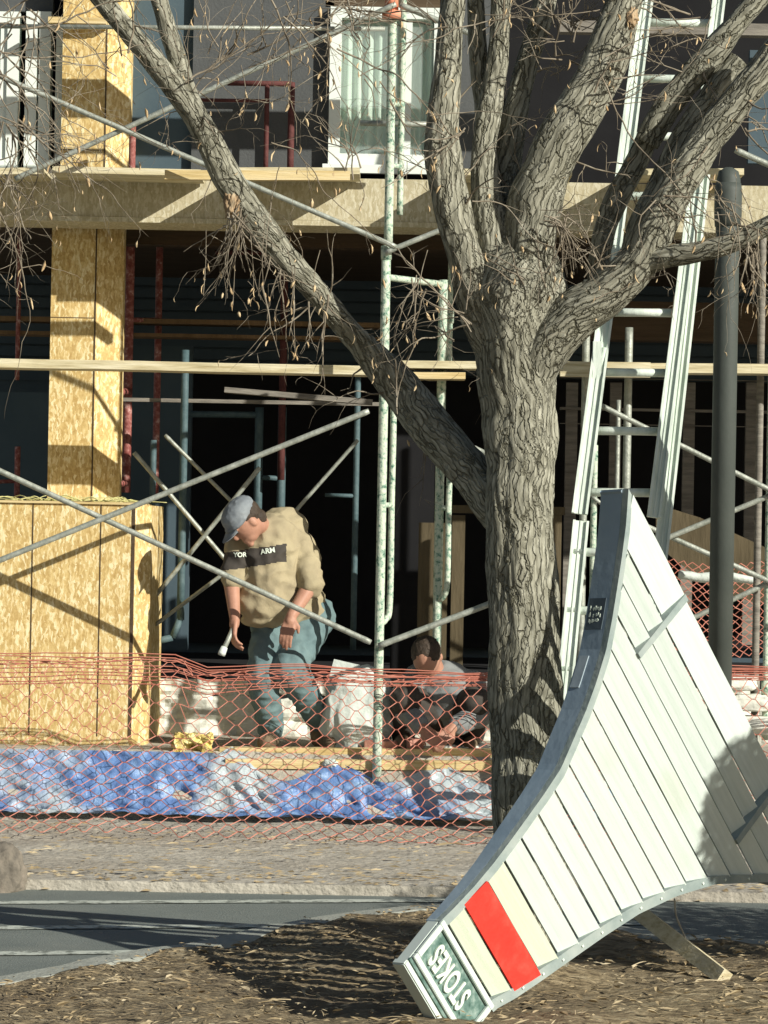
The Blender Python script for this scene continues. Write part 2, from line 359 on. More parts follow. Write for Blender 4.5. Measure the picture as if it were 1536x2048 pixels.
for k in range(150):
    x = random.uniform(-1.9, 2.2); y = random.uniform(9.1, 11.6)
    j = min(range(0, len(ep), 4), key=lambda q: abs(ep[q].x - x))
    if y > ep[j].y - .1: continue
    a = random.gauss(0, .7); l = random.uniform(.03,.13); p0_ = Vector((x,y,.028)); p1_ = p0_ + Vector((math.cos(a)*l, math.sin(a)*l, .004))
    tube(bm, bez([p0_, (p0_+p1_)/2 + Vector((0,random.uniform(-.01,.01),.006)), p1_], random.uniform(.0012,.0028), 5), 4)
o = obj('leaf_litter', bm, M['litter']); tag(o, 'pale twigs and bleached leaf scraps strewn over the brown mulch', 'litter', kind='stuff')
bm = BM()
for k in range(900):
    x = random.uniform(-2.2, 2.4); y = random.uniform(13.1, 15.4)
    l = random.uniform(.005, .05); flake(Vector((x, y, .018)), l, random.uniform(.002,.007), random.gauss(0,.35), random.uniform(-.15,.15))
for k in range(500):
    x = random.uniform(-2.2, 2.4); y = random.uniform(12.9, 13.4); flake(Vector((x, y, -.02 if y < 12.93 else .02)), random.uniform(.01,.03), random.uniform(.003,.01), random.gauss(0,.5), 0)
o = obj('debris', bm, M['litter']); tag(o, 'straw and light scraps scattered over the trampled dirt behind the asphalt', 'debris', kind='stuff')

# ------------------------------------------------------------------ building
SC = lambda Y: F / Y
bld = empty('building', P(768, 1400, 17.0), 'two storey building under construction behind the scaffolding, strand board columns and dark open ground floor', 'building')
def part(name, bm, ma, smooth=False): return obj(name, bm, ma, bld, smooth)
def rect(bm, x0, y0, x1, y1, Y, dep):
    """board standing at depth Y given by two photo corners"""
    a = P(x0, y0, Y); b = P(x1, y1, Y)
    box(bm, min(a.x,b.x), max(a.x,b.x), Y, Y + dep, min(a.z,b.z), max(a.z,b.z))
XL, XR = -3.2, 6.5
# foundation: rough white blocks, each course with its own relief
bm = BM(); z0 = .30; nx = 170; nz_ = 16; g = []
fx0 = P(200, 1400, 17.3).x; 
for i in range(nz_+1):
    row = []
    for j in range(nx+1):
        x = fx0 + (4.2 - fx0) * j / nx; z = z0 + .37 * i / nz_
        cz = (z - z0) / .14; course = int(cz); fx = (x + (course % 2) * .21) / .42
        joint = min(abs(cz - round(cz)) * .14, abs(fx - round(fx)) * .42)
        d = .03 * noise.noise(Vector((x*9, z*13, 2))) + .014*noise.noise(Vector((x*24, z*30, 6))) - (.018 if joint < .012 else 0)
        row.append(bm.verts.new((x, 17.28 - d, z)))
    g.append(row)
for i in range(nz_):
    for j in range(nx): bm.faces.new((g[i][j], g[i][j+1], g[i+1][j+1], g[i+1][j]))
part('foundation', bm, M['stone'])
bm = BM(); box(bm, XL, XR, 17.30, 23.5, .56, .668); part('floor', bm, M['black'])  # near-black floor colour keeps sun inside as dim as shade
bm = BM(); box(bm, XL, XR, 21.0, 21.2, .668, 3.5)
for k in range(12): box(bm, XL, XR, 20.97, 20.999, 2.55 + k*.085, 2.55 + k*.085 + .07)
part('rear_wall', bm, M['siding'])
bm = BM(); rect(bm, 375, 745, 1180, 1300, 20.9, .05); rect(bm, 1180, 760, 1700, 1300, 20.9, .05); part('opening_shade_sheet', bm, M['black'])  # black sheets painted where the deep interior is only in shade
zf0 = P(768, 443, 16.5).z; zf1 = P(768, 358, 16.5).z
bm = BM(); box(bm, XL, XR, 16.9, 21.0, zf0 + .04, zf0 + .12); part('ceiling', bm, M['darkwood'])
bm = BM()
x = XL
while x < XR:
    w_ = 2.44; box(bm, x, min(x + w_ - .006, XR), 16.5, 16.53, zf0, zf1); x += w_
box(bm, XL, XR, 16.49, 16.9, zf0 - .03, zf0 - .002)
part('fascia', bm, M['osb2'])
# big interior beams
bm = BM(); box(bm, XL, XR, 16.535, 18.39, zf1-.04, zf1-.004); part('upper_floor', bm, M['grayplank'])
bm = BM(); rect(bm, -200, 628, 760, 655, 18.0, .2); rect(bm, -200, 657, 760, 682, 18.03, .2); part('beam', bm, M['brownwood'])
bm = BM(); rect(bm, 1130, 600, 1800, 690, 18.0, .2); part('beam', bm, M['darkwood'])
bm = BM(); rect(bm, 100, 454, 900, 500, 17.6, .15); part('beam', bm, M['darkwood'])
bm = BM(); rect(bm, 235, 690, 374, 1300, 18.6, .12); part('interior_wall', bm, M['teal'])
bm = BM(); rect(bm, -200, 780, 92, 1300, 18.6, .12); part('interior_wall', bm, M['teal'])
bm = BM(); rect(bm, 790, 780, 862, 1345, 18.0, .3); part('inner_column', bm, M['black'])  # strand board column coloured near-black to carry its shade
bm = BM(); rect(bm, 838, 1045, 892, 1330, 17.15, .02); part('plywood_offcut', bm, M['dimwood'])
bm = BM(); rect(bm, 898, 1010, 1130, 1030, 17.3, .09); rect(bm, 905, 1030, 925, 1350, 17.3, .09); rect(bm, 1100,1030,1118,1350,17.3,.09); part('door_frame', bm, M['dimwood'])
# columns (front face with a chamfered right face)
def column(x0, x1, x2, ytop, ybot, Y, name, nseam=()):
    a = P(x0, 800, Y).x; b = P(x1, 800, Y).x; c = P(x2, 800, Y).x; dpt = (c - b)
    zt = P(768, ytop, Y).z; zb = P(768, ybot, Y).z
    bm = BM(); prism(bm, [(a, Y), (b, Y), (c, Y + dpt), (c, Y + dpt + .12), (a, Y + dpt + .12)], zb, zt)
    o = part(name, bm, M['osb'])
    if nseam:
        bm = BM()
        for s in nseam:
            z = P(150, s, Y).z; box(bm, a, b - .004, Y - .0025, Y + .001, z, z + .004)
        box(bm, b - .004, b + .004, Y - .003, Y + .004, zb, zt)
        s = obj('seam', bm, M['darkwood'], o)
    return o
column(98, 187, 238, 455, 1010, 17.0, 'column', (636,))
column(112, 200, 246, -120, 352, 17.0, 'column', (300,))
# mouldings on the upper column
bm = BM(); box(bm, P(100,50,17).x, P(215,50,17).x, 16.90, 17.0, P(150,52,17).z, P(150,40,17).z)
box(bm, P(108,50,17).x, P(212,50,17).x, 16.94, 17.0, P(150,60,17).z, P(150,53,17).z); part('moulding', bm, M['timber'])
# base box of the column
a = P(-120, 1200, 16.3).x; b = P(268, 1200, 16.3).x; c = P(297, 1200, 16.3).x
zt = P(150, 1008, 16.3).z
bm = BM(); prism(bm, [(a,16.3),(b,16.3),(c,16.3+.10),(c,17.3),(a,17.3)], .32, zt); part('column_base', bm, M['osb'])
bm = BM(); box(bm, a, b + .01, 16.285, 17.32, zt + .001, zt + .014); part('column_base_cap', bm, M['timber'])
bm = BM()
for px in (63, 199):
    q = P(px, 1200, 16.3).x; box(bm, q-.003, q+.003, 16.2975, 16.301, .4, zt)
box(bm, b-.018, b-.002, 16.296, 16.302, .4, zt)
part('panel_seam', bm, M['darkwood'])
# upper storey
zu = zf1 + .02
def wallrect(x0, y0, x1, y1, Y, ma, name, dep=.06):
    bm = BM(); rect(bm, x0, y0, x1, y1, Y, dep); return part(name, bm, ma)
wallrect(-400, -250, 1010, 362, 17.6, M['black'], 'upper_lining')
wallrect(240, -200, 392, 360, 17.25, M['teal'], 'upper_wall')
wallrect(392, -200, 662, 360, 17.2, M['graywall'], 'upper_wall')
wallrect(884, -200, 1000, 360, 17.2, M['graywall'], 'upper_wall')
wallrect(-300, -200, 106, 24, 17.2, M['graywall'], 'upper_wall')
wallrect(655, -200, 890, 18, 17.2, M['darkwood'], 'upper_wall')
wallrect(1000, -200, 1800, 425, 18.4, M['black'], 'upper_wall')  # black stands in for the shadow behind the upper openings
wallrect(1120, 40, 1700, 74, 17.0, M['grayplank'], 'lintel', .1)
wallrect(1500, 100, 1700, 330, 17.3, M['teal'], 'upper_wall')
def window(x0, y0, x1, y1, Y, mull=()):
    a = P(x0, y1, Y); b = P(x1, y0, Y); f = .065
    bm = BM()
    box(bm, a.x, a.x+f, Y-.03, Y+.05, a.z, b.z); box(bm, b.x-f, b.x, Y-.03, Y+.05, a.z, b.z)
    box(bm, a.x+f, b.x-f, Y-.028, Y+.05, a.z, a.z+f); box(bm, a.x+f, b.x-f, Y-.028, Y+.05, b.z-f, b.z)
    mid = (a.x+b.x)/2 + .12; box(bm, mid-.02, mid+.02, Y-.012, Y+.03, a.z+f, b.z-f)
    o = part('window', bm, M['winframe'])
    bm = BM(); box(bm, a.x+f, b.x-f, Y+.022, Y+.026, a.z+f, b.z-f); obj('pane', bm, M['glass'], o)
    bm = BM(); n = 60; pr = None
    for i in range(n+1):
        x = a.x + (b.x-a.x)*i/n; yy = Y + .10 + .022*math.sin(i*1.15) + .01*noise.noise(Vector((x*20,0,0)))
        c = (bm.verts.new((x, yy, a.z)), bm.verts.new((x, yy, b.z)))
        if pr: bm.faces.new((pr[0], c[0], c[1], pr[1]))
        pr = c
    obj('curtain', bm, M['curtain'], o, True)
    bm = BM(); box(bm, a.x-.03, b.x+.03, Y-.07, Y-.031, a.z-.05, a.z-.001); obj('sill', bm, M['winframe'], o)
window(48, 25, 104, 340, 17.15)
window(-110, 25, 40, 340, 17.15)
window(656, 18, 892, 330, 17.15)
# grey window grid deep on the right
bm = BM()
for px in (1140, 1228, 1375, 1500, 1560): rect(bm, px-7, 765, px+7, 1290, 19.0, .05)
for py, h in ((760, 12), (822, 16), (852, 12)): rect(bm, 1120, py-h/2, 1700, py+h/2, 18.985, .04)
part('window_frame', bm, M['grayplank'])
# ladder-like timbers and header inside on the left
bm = BM(); rect(bm, 235, 795, 760, 812, 17.45, .05); part('header', bm, M['grayplank'])
bm = BM(); beam(bm, P(450,780,17.2), P(745,805,17.2), .12, .03); part('shelf_board', bm, M['grayplank'])
# tan sheet and slab on the right
bm = BM()
pts = [(1312,1008),(1400,1035),(1560,1108),(1560,1215),(1440,1190),(1312,1090)]
f_ = [bm.verts.new(P(x,y,18.25)) for x,y in pts]; bk = [bm.verts.new(P(x,y,18.27)) for x,y in pts]
bm.faces.new(f_); bm.faces.new(bk[::-1])
for i in range(len(pts)): bm.faces.new((f_[i], bk[i], bk[(i+1)%len(pts)], f_[(i+1)%len(pts)]))
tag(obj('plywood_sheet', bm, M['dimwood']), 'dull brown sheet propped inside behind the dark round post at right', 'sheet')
bm = BM(); 
pth = smooth_path([P(1357,1148,16.75),P(1400,1155,16.75),P(1450,1152,16.75),P(1512,1162,16.75)], [.022,.028,.026,.018], 20)
tube(bm, pth, 8, disp=lambda u,a_,l,r: .006*noise.noise(Vector((u*9,l*22,1))))
tag(obj('plaster_roll', bm, M['bag'], smooth=True), 'long white lumpy roll lying behind the dark post at right', 'roll')
# round steel post
pt = P(1453, 335, 15.2); pb = P(1436, 1800, 15.2)
bm = BM(); X = (pt.x+pb.x)/2; tube(bm, [(Vector((X,15.2,.0)),.061),(Vector((X,15.2,pt.z-.06)),.061),(Vector((X,15.2,pt.z-.02)),.05),(Vector((X,15.2,pt.z)),.02)], 32)
e_ = empty('round_post', Vector((X,15.2,-.04)), 'dark grey round steel post standing right of the ladder', 'post')
obj('shaft', bm, M['post'], e_, True)
bm = BM(); tube(bm, [(Vector((X,15.2,pt.z-.30)),.066),(Vector((X,15.2,pt.z-.24)),.070),(Vector((X,15.2,pt.z-.12)),.070),(Vector((X,15.2,pt.z-.08)),.064)], 32)
obj('collar', bm, M['post'], e_, True)

# ------------------------------------------------------------------ planks
def plank(a, b, wd, th, ma, label, group=None, name='plank'):
    bm = BM(); n = 26; prev = None; d = (b-a).normalized(); s = Vector((0,1,0)); s = (s - d*s.dot(d)).normalized(); t = d.cross(s)
    for i in range(n+1):
        p = a.lerp(b, i/n); p = p + t * (.005*noise.noise(p*1.4)); jj = .004*noise.noise(p*7)
        ring = [bm.verts.new(p + s*(u*(wd/2+jj)) + t*(v*th/2)) for u, v in ((-1,-1),(1,-1),(1,1),(-1,1))]
        if prev:
            for k in range(4): bm.faces.new((prev[k], prev[(k+1)%4], ring[(k+1)%4], ring[k]))
        else: bm.faces.new(ring[::-1])
        prev = ring
    bm.faces.new(prev)
    return tag(obj(name, bm, ma), label, 'plank', group)
plank(P(-150,724,16.28), P(800,744,16.28), .24, .048, M['plank'], 'long pale plank spanning the scaffold left of the green frame, across the strand board column')
plank(P(795,730,16.2), P(952,732,16.2), .20, .04, M['plank'], 'short upper plank end stacked beside the trunk, right of the green frame')
plank(P(812,752,16.22), P(930,753,16.22), .20, .035, M['timber'], 'short lower plank end under another plank beside the trunk')
plank(P(1110,737,16.28), P(1720,741,16.28), .22, .052, M['plank'], 'pale plank running behind the ladder and the dark post')
plank(P(1120,738,16.1), P(1300,740,16.1), .06, .08, M['plank'], 'thick pale board end lying between the ladder rails')
Yd = 16.30
def pd(x0, x1, y, lab, tilt=0): plank(P(x0,y-tilt,Yd), P(x1,y+tilt,Yd), .36, .035, M['plank'], lab)
pd(-300, 95, 350, 'deck plank at the left frame edge under the left window')
pd(112, 405, 350, 'warped deck plank in front of the upper strand board column', 3)
pd(478, 720, 349, 'deck plank in front of the grey upper wall, left of the curtained window')
pd(905, 1140, 352, 'deck plank end behind the forked tree limbs')
pd(1250, 1480, 352, 'deck plank behind the right ladder rail')
plank(P(-300,-35,16.28), P(1800,-15,16.28), .24, .05, M['grayplank'], 'high plank above the windows along the very top of the view')
plank(P(330,350,15.95), P(700,352,15.95), .05, .05, M['timber'], 'narrow timber batten lying along the deck edge behind the long left branch')
# leaning timbers by the upper frames
bm = BM(); pipe(bm, P(-60,52,16.2), P(770,58,16.2), .013); tag(obj('guard_rail', bm, M['tube']), 'thin horizontal guard rail crossing the upper left windows', 'rail')
bm = BM(); pipe(bm, P(720,246,16.1), P(905,250,16.1), .016); tag(obj('guard_rail', bm, M['tube']), 'short horizontal rail in front of the curtained window', 'rail')
# ------------------------------------------------------------------ scaffold
def frame_tube(name, bm, ma, root): return obj(name, bm, ma, root, True)
def vleg(px, ytop, ybot, Y, r=.0245, n=14):
    """slightly worn upright"""
    a = P(px[0], ytop, Y); b = P(px[1], ybot, Y); b.x = (a.x+b.x)/2; a.x = b.x
    return [(b.lerp(a, i/n), r) for i in range(n+1)]
GF = 'green scaffold frames'
fr = empty('scaffold', P(755,1530,15.9), 'lower green scaffold frame with pale worn paint, standing right of the stooping worker', 'scaffold', GF)
bm = BM(); pth = vleg((774,752), 500, 1562, 15.9); tube(bm, pth, 16); frame_tube('leg', bm, M['gtube'], fr)
xb = pth[0][0].x
bm = BM(); pth = vleg((884,872), 560, 1525, 16.3); tube(bm, pth, 16); frame_tube('leg', bm, M['gtube'], fr); xr = pth[0][0].x
def inner(px, yt, yb, Y, legx, legY, s=1):
    a = P(px, yt, Y); b = P(px-6, yb, Y); x = (a.x+b.x)/2
    pts = [Vector((legx, legY, a.z+.10)), Vector((legx+(x-legx)*.45, legY+(Y-legY)*.45, a.z+.055)), Vector((x, Y, a.z-.03)), Vector((x, Y, (a.z+b.z)/2)), Vector((x, Y, b.z+.05)), Vector((legx+(x-legx)*.6, legY+(Y-legY)*.6, b.z-.035)), Vector((legx, legY, b.z-.06))]
    return pts
bm = BM(); tube(bm, bez(inner(786, 800, 1225, 15.98, xb, 15.9), .0175, 40), 12); frame_tube('inner_leg', bm, M['gtube'], fr)
bm = BM(); pipe(bm, Vector((xb,15.9,P(0,996,15.9).z)), Vector((P(783,996,15.98).x,15.98,P(0,996,15.9).z)), .015); frame_tube('rung', bm, M['gtube'], fr)
bm = BM(); tube(bm, bez(inner(900, 880, 1180, 16.24, xr, 16.3), .0165, 40), 12); frame_tube('inner_leg', bm, M['gtube'], fr)
for py in (1000,): 
    bm = BM(); z = P(0,py,16.3).z; pipe(bm, Vector((xr,16.3,z)), Vector((P(900,py,16.24).x,16.24,z)), .015); frame_tube('rung', bm, M['gtube'], fr)
bm = BM(); z = P(0,560,16.3).z; pipe(bm, Vector((xb,15.9,z+.02)), Vector((xr,16.3,z+.02)), .018); frame_tube('top_bar', bm, M['gtube'], fr)
fr2 = empty('scaffold', P(770,500,15.9), 'upper green scaffold frame with an orange clamp, in front of the curtained window', 'scaffold', GF)
bm = BM(); tube(bm, vleg((789,774), -60, 492, 15.9, .0235), 16); frame_tube('leg', bm, M['gtube'], fr2)
bm = BM(); tube(bm, vleg((808,800), -60, 430, 15.98, .017), 12); frame_tube('inner_leg', bm, M['gtube'], fr2)
for py in (205, 330):
    bm = BM(); a = P(776,py,15.9); b = P(804,py,15.98); b.z = a.z; pipe(bm, a, b, .014); frame_tube('rung', bm, M['gtube'], fr2)
bm = BM(); c = P(783,20,15.9); tube(bm, [(c+Vector((0,0,-.045)),.04),(c+Vector((0,0,.05)),.036)], 14)
box(bm, c.x-.05, c.x+.05, 15.84, 15.9, c.z-.05, c.z-.01); box(bm, c.x-.035, c.x+.035, 15.845, 15.9, c.z+.01, c.z+.09)
orange = mat('orange_clamp_paint', [(.60,.20,.11),(.72,.32,.20)], 15, .6, .2, 50)
frame_tube('clamp', bm, orange, fr2)
bm = BM(); tube(bm, [(Vector((xb,15.9,P(0,505,15.9).z)),.029),(Vector((xb,15.9,P(0,478,15.9).z)),.029)], 16); frame_tube('coupling', bm, M['gtube'], fr2)

RG = 'red scaffold frames behind the strand board column'
def redframe(label, legs, bars, kind='rtube', rr=.02):
    p0 = legs[0]; root = empty('scaffold', P(p0[1], p0[3], p0[4]), label, 'scaffold', 'dark teal frames inside' if kind == 'dtube' else RG)
    for (xt, xb_, yt, yb, Y, r) in legs:
        bm = BM(); tube(bm, vleg((xt, xb_), yt, yb, Y, r, 6), 12); frame_tube('leg', bm, M[kind], root)
    for (x0, y0, Y0, x1, y1, Y1, r) in bars:
        bm = BM(); pipe(bm, P(x0,y0,Y0), P(x1,y1,Y1), r); frame_tube('bar', bm, M[kind], root)
    return root
redframe('faded red scaffold frame standing just right of the strand board column', [(262,252,450,985,17.8,.026),(318,312,470,1000,18.3,.021)], [(232,785,17.4,258,783,17.8,.022),(240,968,17.4,252,966,17.8,.018),(258,640,17.8,318,640,18.3,.014)])
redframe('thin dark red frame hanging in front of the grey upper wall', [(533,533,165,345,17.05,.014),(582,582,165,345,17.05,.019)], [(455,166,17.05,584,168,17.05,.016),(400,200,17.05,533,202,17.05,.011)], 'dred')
redframe('short pink upright above the deck, right of the upper strand board column', [(265,264,250,346,16.75,.019)], [])
redframe('red frame at the left edge above the strand board box', [(36,33,893,1000,17.6,.017),(40,34,460,760,18.0,.014)], [(-60,965,17.6,34,962,17.6,.012)])
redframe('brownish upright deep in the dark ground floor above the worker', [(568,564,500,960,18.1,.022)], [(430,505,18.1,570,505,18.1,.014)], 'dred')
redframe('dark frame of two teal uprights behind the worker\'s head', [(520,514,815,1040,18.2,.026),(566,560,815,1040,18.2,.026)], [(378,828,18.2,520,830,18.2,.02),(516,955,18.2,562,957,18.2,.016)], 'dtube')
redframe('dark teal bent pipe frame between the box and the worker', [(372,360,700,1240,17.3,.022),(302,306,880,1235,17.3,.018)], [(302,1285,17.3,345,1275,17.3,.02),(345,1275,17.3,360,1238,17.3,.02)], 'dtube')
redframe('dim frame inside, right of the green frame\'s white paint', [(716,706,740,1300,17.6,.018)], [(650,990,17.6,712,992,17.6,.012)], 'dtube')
LG = 'grey uprights behind the ladder'
def upright(label, xt, xb_, yt, yb, Y, r, ma='tube'):
    bm = BM(); p = vleg((xt, xb_), yt, yb, Y, r, 20); tube(bm, p, 14)
    root = empty('upright_post', p[0][0], label, 'upright', LG)
    obj('pole', bm, M[ma], root, True)
    bm = BM(); q = p[0][0]; tube(bm, [(q+Vector((0,0,.25)), r+.006),(q+Vector((0,0,.33)), r+.006)], 12); obj('sleeve', bm, M[ma], root, True)
upright('scaffold upright just left of the ladder\'s left rail', 1172, 1160, 560, 1500, 16.4, .021)
upright('scaffold upright seen between the ladder rails', 1256, 1246, 655, 1480, 16.42, .022)
upright('thin upright seen between the rails, beside a thicker one', 1236, 1228, 800, 1345, 17.4, .014)
upright('dark upright near the right edge, right of the dark round post', 1524, 1510, 470, 1480, 16.4, .02, 'grayplank')
upright('rusty upright at the right edge of the frame', 1545, 1532, 470, 1480, 16.3, .018, 'gtube')
upright('speckled upright behind the ladder\'s lower rungs', 1190, 1180, 890, 1440, 16.4, .017, 'gtube')
upright('green upright beside the trunk, above the crossing planks', 905, 897, 430, 735, 16.9, .016, 'gtube')
XG = 'cross braces of the scaffold'
def brace(label, segs, r=.0155, ma='tube', piv=True):
    x0, y0, Y0, x1, y1, Y1 = segs[0]
    root = empty('cross_brace', P((x0+x1)/2, (y0+y1)/2, (Y0+Y1)/2), label, 'brace', XG)
    for (x0, y0, Y0, x1, y1, Y1) in segs:
        bm = BM(); a = P(x0,y0,Y0); b = P(x1,y1,Y1); d = (b-a).normalized()
        tube(bm, [(a, r*.9), (a + d*.03, r*1.08), (a + d*.06, r), (b - d*.06, r), (b - d*.03, r*1.08), (b, r*.9)], 12)
        obj('brace_tube', bm, M[ma], root, True)
brace('large front X brace before the box and the stooping worker', [(-160,1185,15.80,738,822,15.84),(-160,868,15.84,742,1285,15.82)])
brace('long brace pair crossing above the deck in front of the upper column and the branch', [(-80,118,15.80,792,494,15.84),(30,358,15.84,792,8,15.82)], .0145)
brace('brace rising from the green frame to the trunk at worker waist height', [(757,1292,15.82,1010,1196,15.84)], .0165)
brace('pale brace passing behind the dark leaning limb and the trunk', [(868,858,15.95,1010,925,15.95)], .0145)
brace('brace just under the deck, right of the green frame', [(770,505,15.85,960,428,15.85)], .0145)
brace('upper brace behind the tree limbs, top middle', [(800,10,15.86,960,75,15.86)], .016)
brace('brace sloping down at the right edge above the deck', [(1470,300,16.0,1700,400,16.0)], .017)
brace('brace pair crossing behind the dark round post, right of the ladder', [(1180,800,16.0,1640,1030,16.0),(1240,1115,16.04,1640,950,16.04)], .0145)
brace('lower brace pair to the right of the dark round post', [(1225,1022,16.08,1640,1208,16.08),(1200,1322,16.12,1640,1118,16.12)], .0145)
brace('thin brace behind the ladder near the tip of the fallen tower', [(1238,1030,15.95,1302,1150,15.95),(1180,990,15.97,1245,1040,15.97)], .010)
brace('dim inner brace crossing left of the worker\'s cap', [(268,905,17.0,490,1165,17.0),(300,1205,16.95,520,935,16.95)], .013)
brace('dim inner brace pair behind the worker', [(330,870,17.1,640,1180,17.1),(310,1250,16.85,470,1130,16.85),(575,1040,17.1,716,880,17.1)], .011)

# ------------------------------------------------------------------ ladder
lad = empty('extension_ladder', P(1200,1500,15.3), 'tall pale aluminium extension ladder leaning on the deck behind the right tree limbs', 'ladder')
def lp(px, py):      # ladder plane: leans back towards the top
    t = (1500 - py) / 1500.0
    return P(px, py, 15.25 + .75*t)
def railbox(x0, y0, x1, y1, wpx, name='rail', off=0.0):
    a = lp(x0, y0); b = lp(x1, y1); a.y += off; b.y += off
    bm = BM(); wd = wpx / SC(15.5); d = (b-a).normalized(); s = Vector((1,0,0)); s = (s - d*s.dot(d)).normalized(); t = s.cross(d)
    # channel section: web with two raised flanges
    hw = wd/2
    for (u0, u1, v0, v1) in ((-hw, hw, -.004, .012), (-hw, -hw+.013, -.020, -.0042), (hw-.013, hw, -.020, -.0042), (-.004,.004,-.009,-.0042)):
        n = 18; pr = None
        for i in range(n+1):
            p = a.lerp(b, i/n) + t*(.0015*noise.noise(a.lerp(b,i/n)*8))
            c = [bm.verts.new(p + s*u + t*(-v)) for u, v in ((u0,v0),(u1,v0),(u1,v1),(u0,v1))]
            if pr:
                for k in range(4): bm.faces.new((pr[k], c[k], c[(k+1)%4], pr[(k+1)%4]))
            else: bm.faces.new(c)
            pr = c
        bm.faces.new(pr[::-1])
    obj(name, bm, M['alu'], lad)
railbox(1104, 1640, 1162, 1042, 32); railbox(1158, 1028, 1298, -60, 32, off=-.035)
railbox(1262, 1640, 1406, 350, 28); railbox(1306, 1035, 1444, -60, 27, off=-.035)
def rail_x(y, side): 
    if side: return 1306 + (1120 - y) * (1440-1312)/1210.0
    return 1146 + (1120 - y) * (1298-1143)/1180.0 
for i, py in enumerate((45,157,272,392,510,625,745,862,985,1105,1222,1340,1460,1570)):
    a = lp(rail_x(py,0), py-1); b = lp(rail_x(py,1)+12, py+1); b.y = a.y; bm = BM()
    d = (b-a).normalized(); 
    tube(bm, [(a+Vector((0,.012,0)), .023), (a.lerp(b,.5)+Vector((0,.012,0)), .0215), (b+Vector((0,.012,0)), .023)], 8)
    obj('rung', bm, M['alu'], lad)
bm = BM(); c = lp(1186, 745)
box(bm, c.x-.005, c.x+.04, c.y-.05, c.y-.01, c.z-.12, c.z+.16); pipe(bm, c+Vector((.03,-.03,-.12)), c+Vector((.055,-.03,.13)), .012)
obj('lock_bracket', bm, M['alu'], lad)

# ------------------------------------------------------------------ fallen clapboard tower
P0 = P(900, 1960, 9.45)
aY, tY = R(45), R(3)
N3 = Vector((math.sin(aY), -math.cos(aY), 0)); N3 = (N3 + Vector((0,0,math.sin(tY)))).normalized()
def T(px, py):
    d = ray(px, py); t = (P0 - CAM).dot(N3) / d.dot(N3); return CAM + d * t
A3 = T(1245, 978); B3 = T(1706, 1875)
E1 = (B3 - A3).normalized(); E2 = E1.cross(N3).normalized()
if (T(900,1900) - A3).dot(E2) < 0: E2 = -E2
def uv(px, py):
    q = T(px, py) - A3; return q.dot(E1), q.dot(E2)
def L3(u, v, n=0.0): return A3 + E1*u + E2*v + N3*n
Lp = [uv(*q) for q in ((1245,978),(1240,1050),(1232,1112),(1222,1178),(1212,1240),(1200,1301),(1180,1366),(1160,1421),(1136,1476),(1110,1536),(1078,1585),(1045,1631),(1010,1679),(975,1726),(938,1770),(897,1814),(864,1846))]
Rp = [uv(*q) for q in ((1706,1875),(1655,1810),(1600,1778),(1536,1763),(1418,1768),(1343,1791),(1268,1826),(1198,1871),(1148,1906),(1063,1966),(1018,1996),(978,2018))]
def edge_fn(pts):
    pts = sorted(pts, key=lambda q: q[1])
    def f(v):
        if v <= pts[0][1]: return pts[0][0]
        for a, b in zip(pts, pts[1:]):
            if v <= b[1]:
                t = (v-a[1])/max(1e-6, b[1]-a[1]); return a[0] + (b[0]-a[0])*t
        return pts[-1][0]
    return f
uL = edge_fn(Lp); uR = edge_fn(Rp); vend = (Lp[-1][1] + Rp[-1][1]) / 2
DEP = .095
def dep(v): return DEP*(1 - .62*max(0, min(1, v/vend))**2)
tw = empty('toy_tower', L3(uL(vend), vend, -.05), 'tipped white clapboard model tower with a red band and green sign, beside the trunk', 'model tower')
TL, TR = .030, .038
# back shell: rims on both curved sides
def rim(fn, sgn, name):
    bm = BM(); pr = None; n = 70
    for i in range(n+1):
        v = vend * i / n; u = fn(v)
        c = [bm.verts.new(L3(u, v, .0)), bm.verts.new(L3(u, v, -dep(v))), bm.verts.new(L3(u + sgn*.012, v, -dep(v))), bm.verts.new(L3(u + sgn*.012, v, .0))]
        if pr:
            for k in range(4): bm.faces.new((pr[k], c[k], c[(k+1)%4], pr[(k+1)%4]))
        else: bm.faces.new(c)
        pr = c
    bm.faces.new(pr[::-1]); bmesh.ops.recalc_face_normals(bm, faces=bm.faces)
    return obj(name, bm, M['rim'], tw)
rl = rim(uL, 1, 'side_rim'); rim(uR, -1, 'side_rim')
bm = BM(); pr = None
for i in range(13):
    v = .0; u = uL(0) + (uR(0)-uL(0))*i/12
    c = [bm.verts.new(L3(u, -.001, 0)), bm.verts.new(L3(u, -.001, -DEP)), bm.verts.new(L3(u, .011, -DEP)), bm.verts.new(L3(u, .011, 0))]
    if pr:
        for k in range(4): bm.faces.new((pr[k], c[k], c[(k+1)%4], pr[(k+1)%4]))
    pr = c
obj('base_rim', bm, M['rim'], tw)
# internal stiffeners at the open back
for vv in (.3, .8):
    v = vend*vv; bm = BM(); beam(bm, L3(uL(v)+.014, v, -.035), L3(uR(v)-.014, v, -.035), .035, .03, N3); obj('stiffener', bm, M['darkwood'], tw)
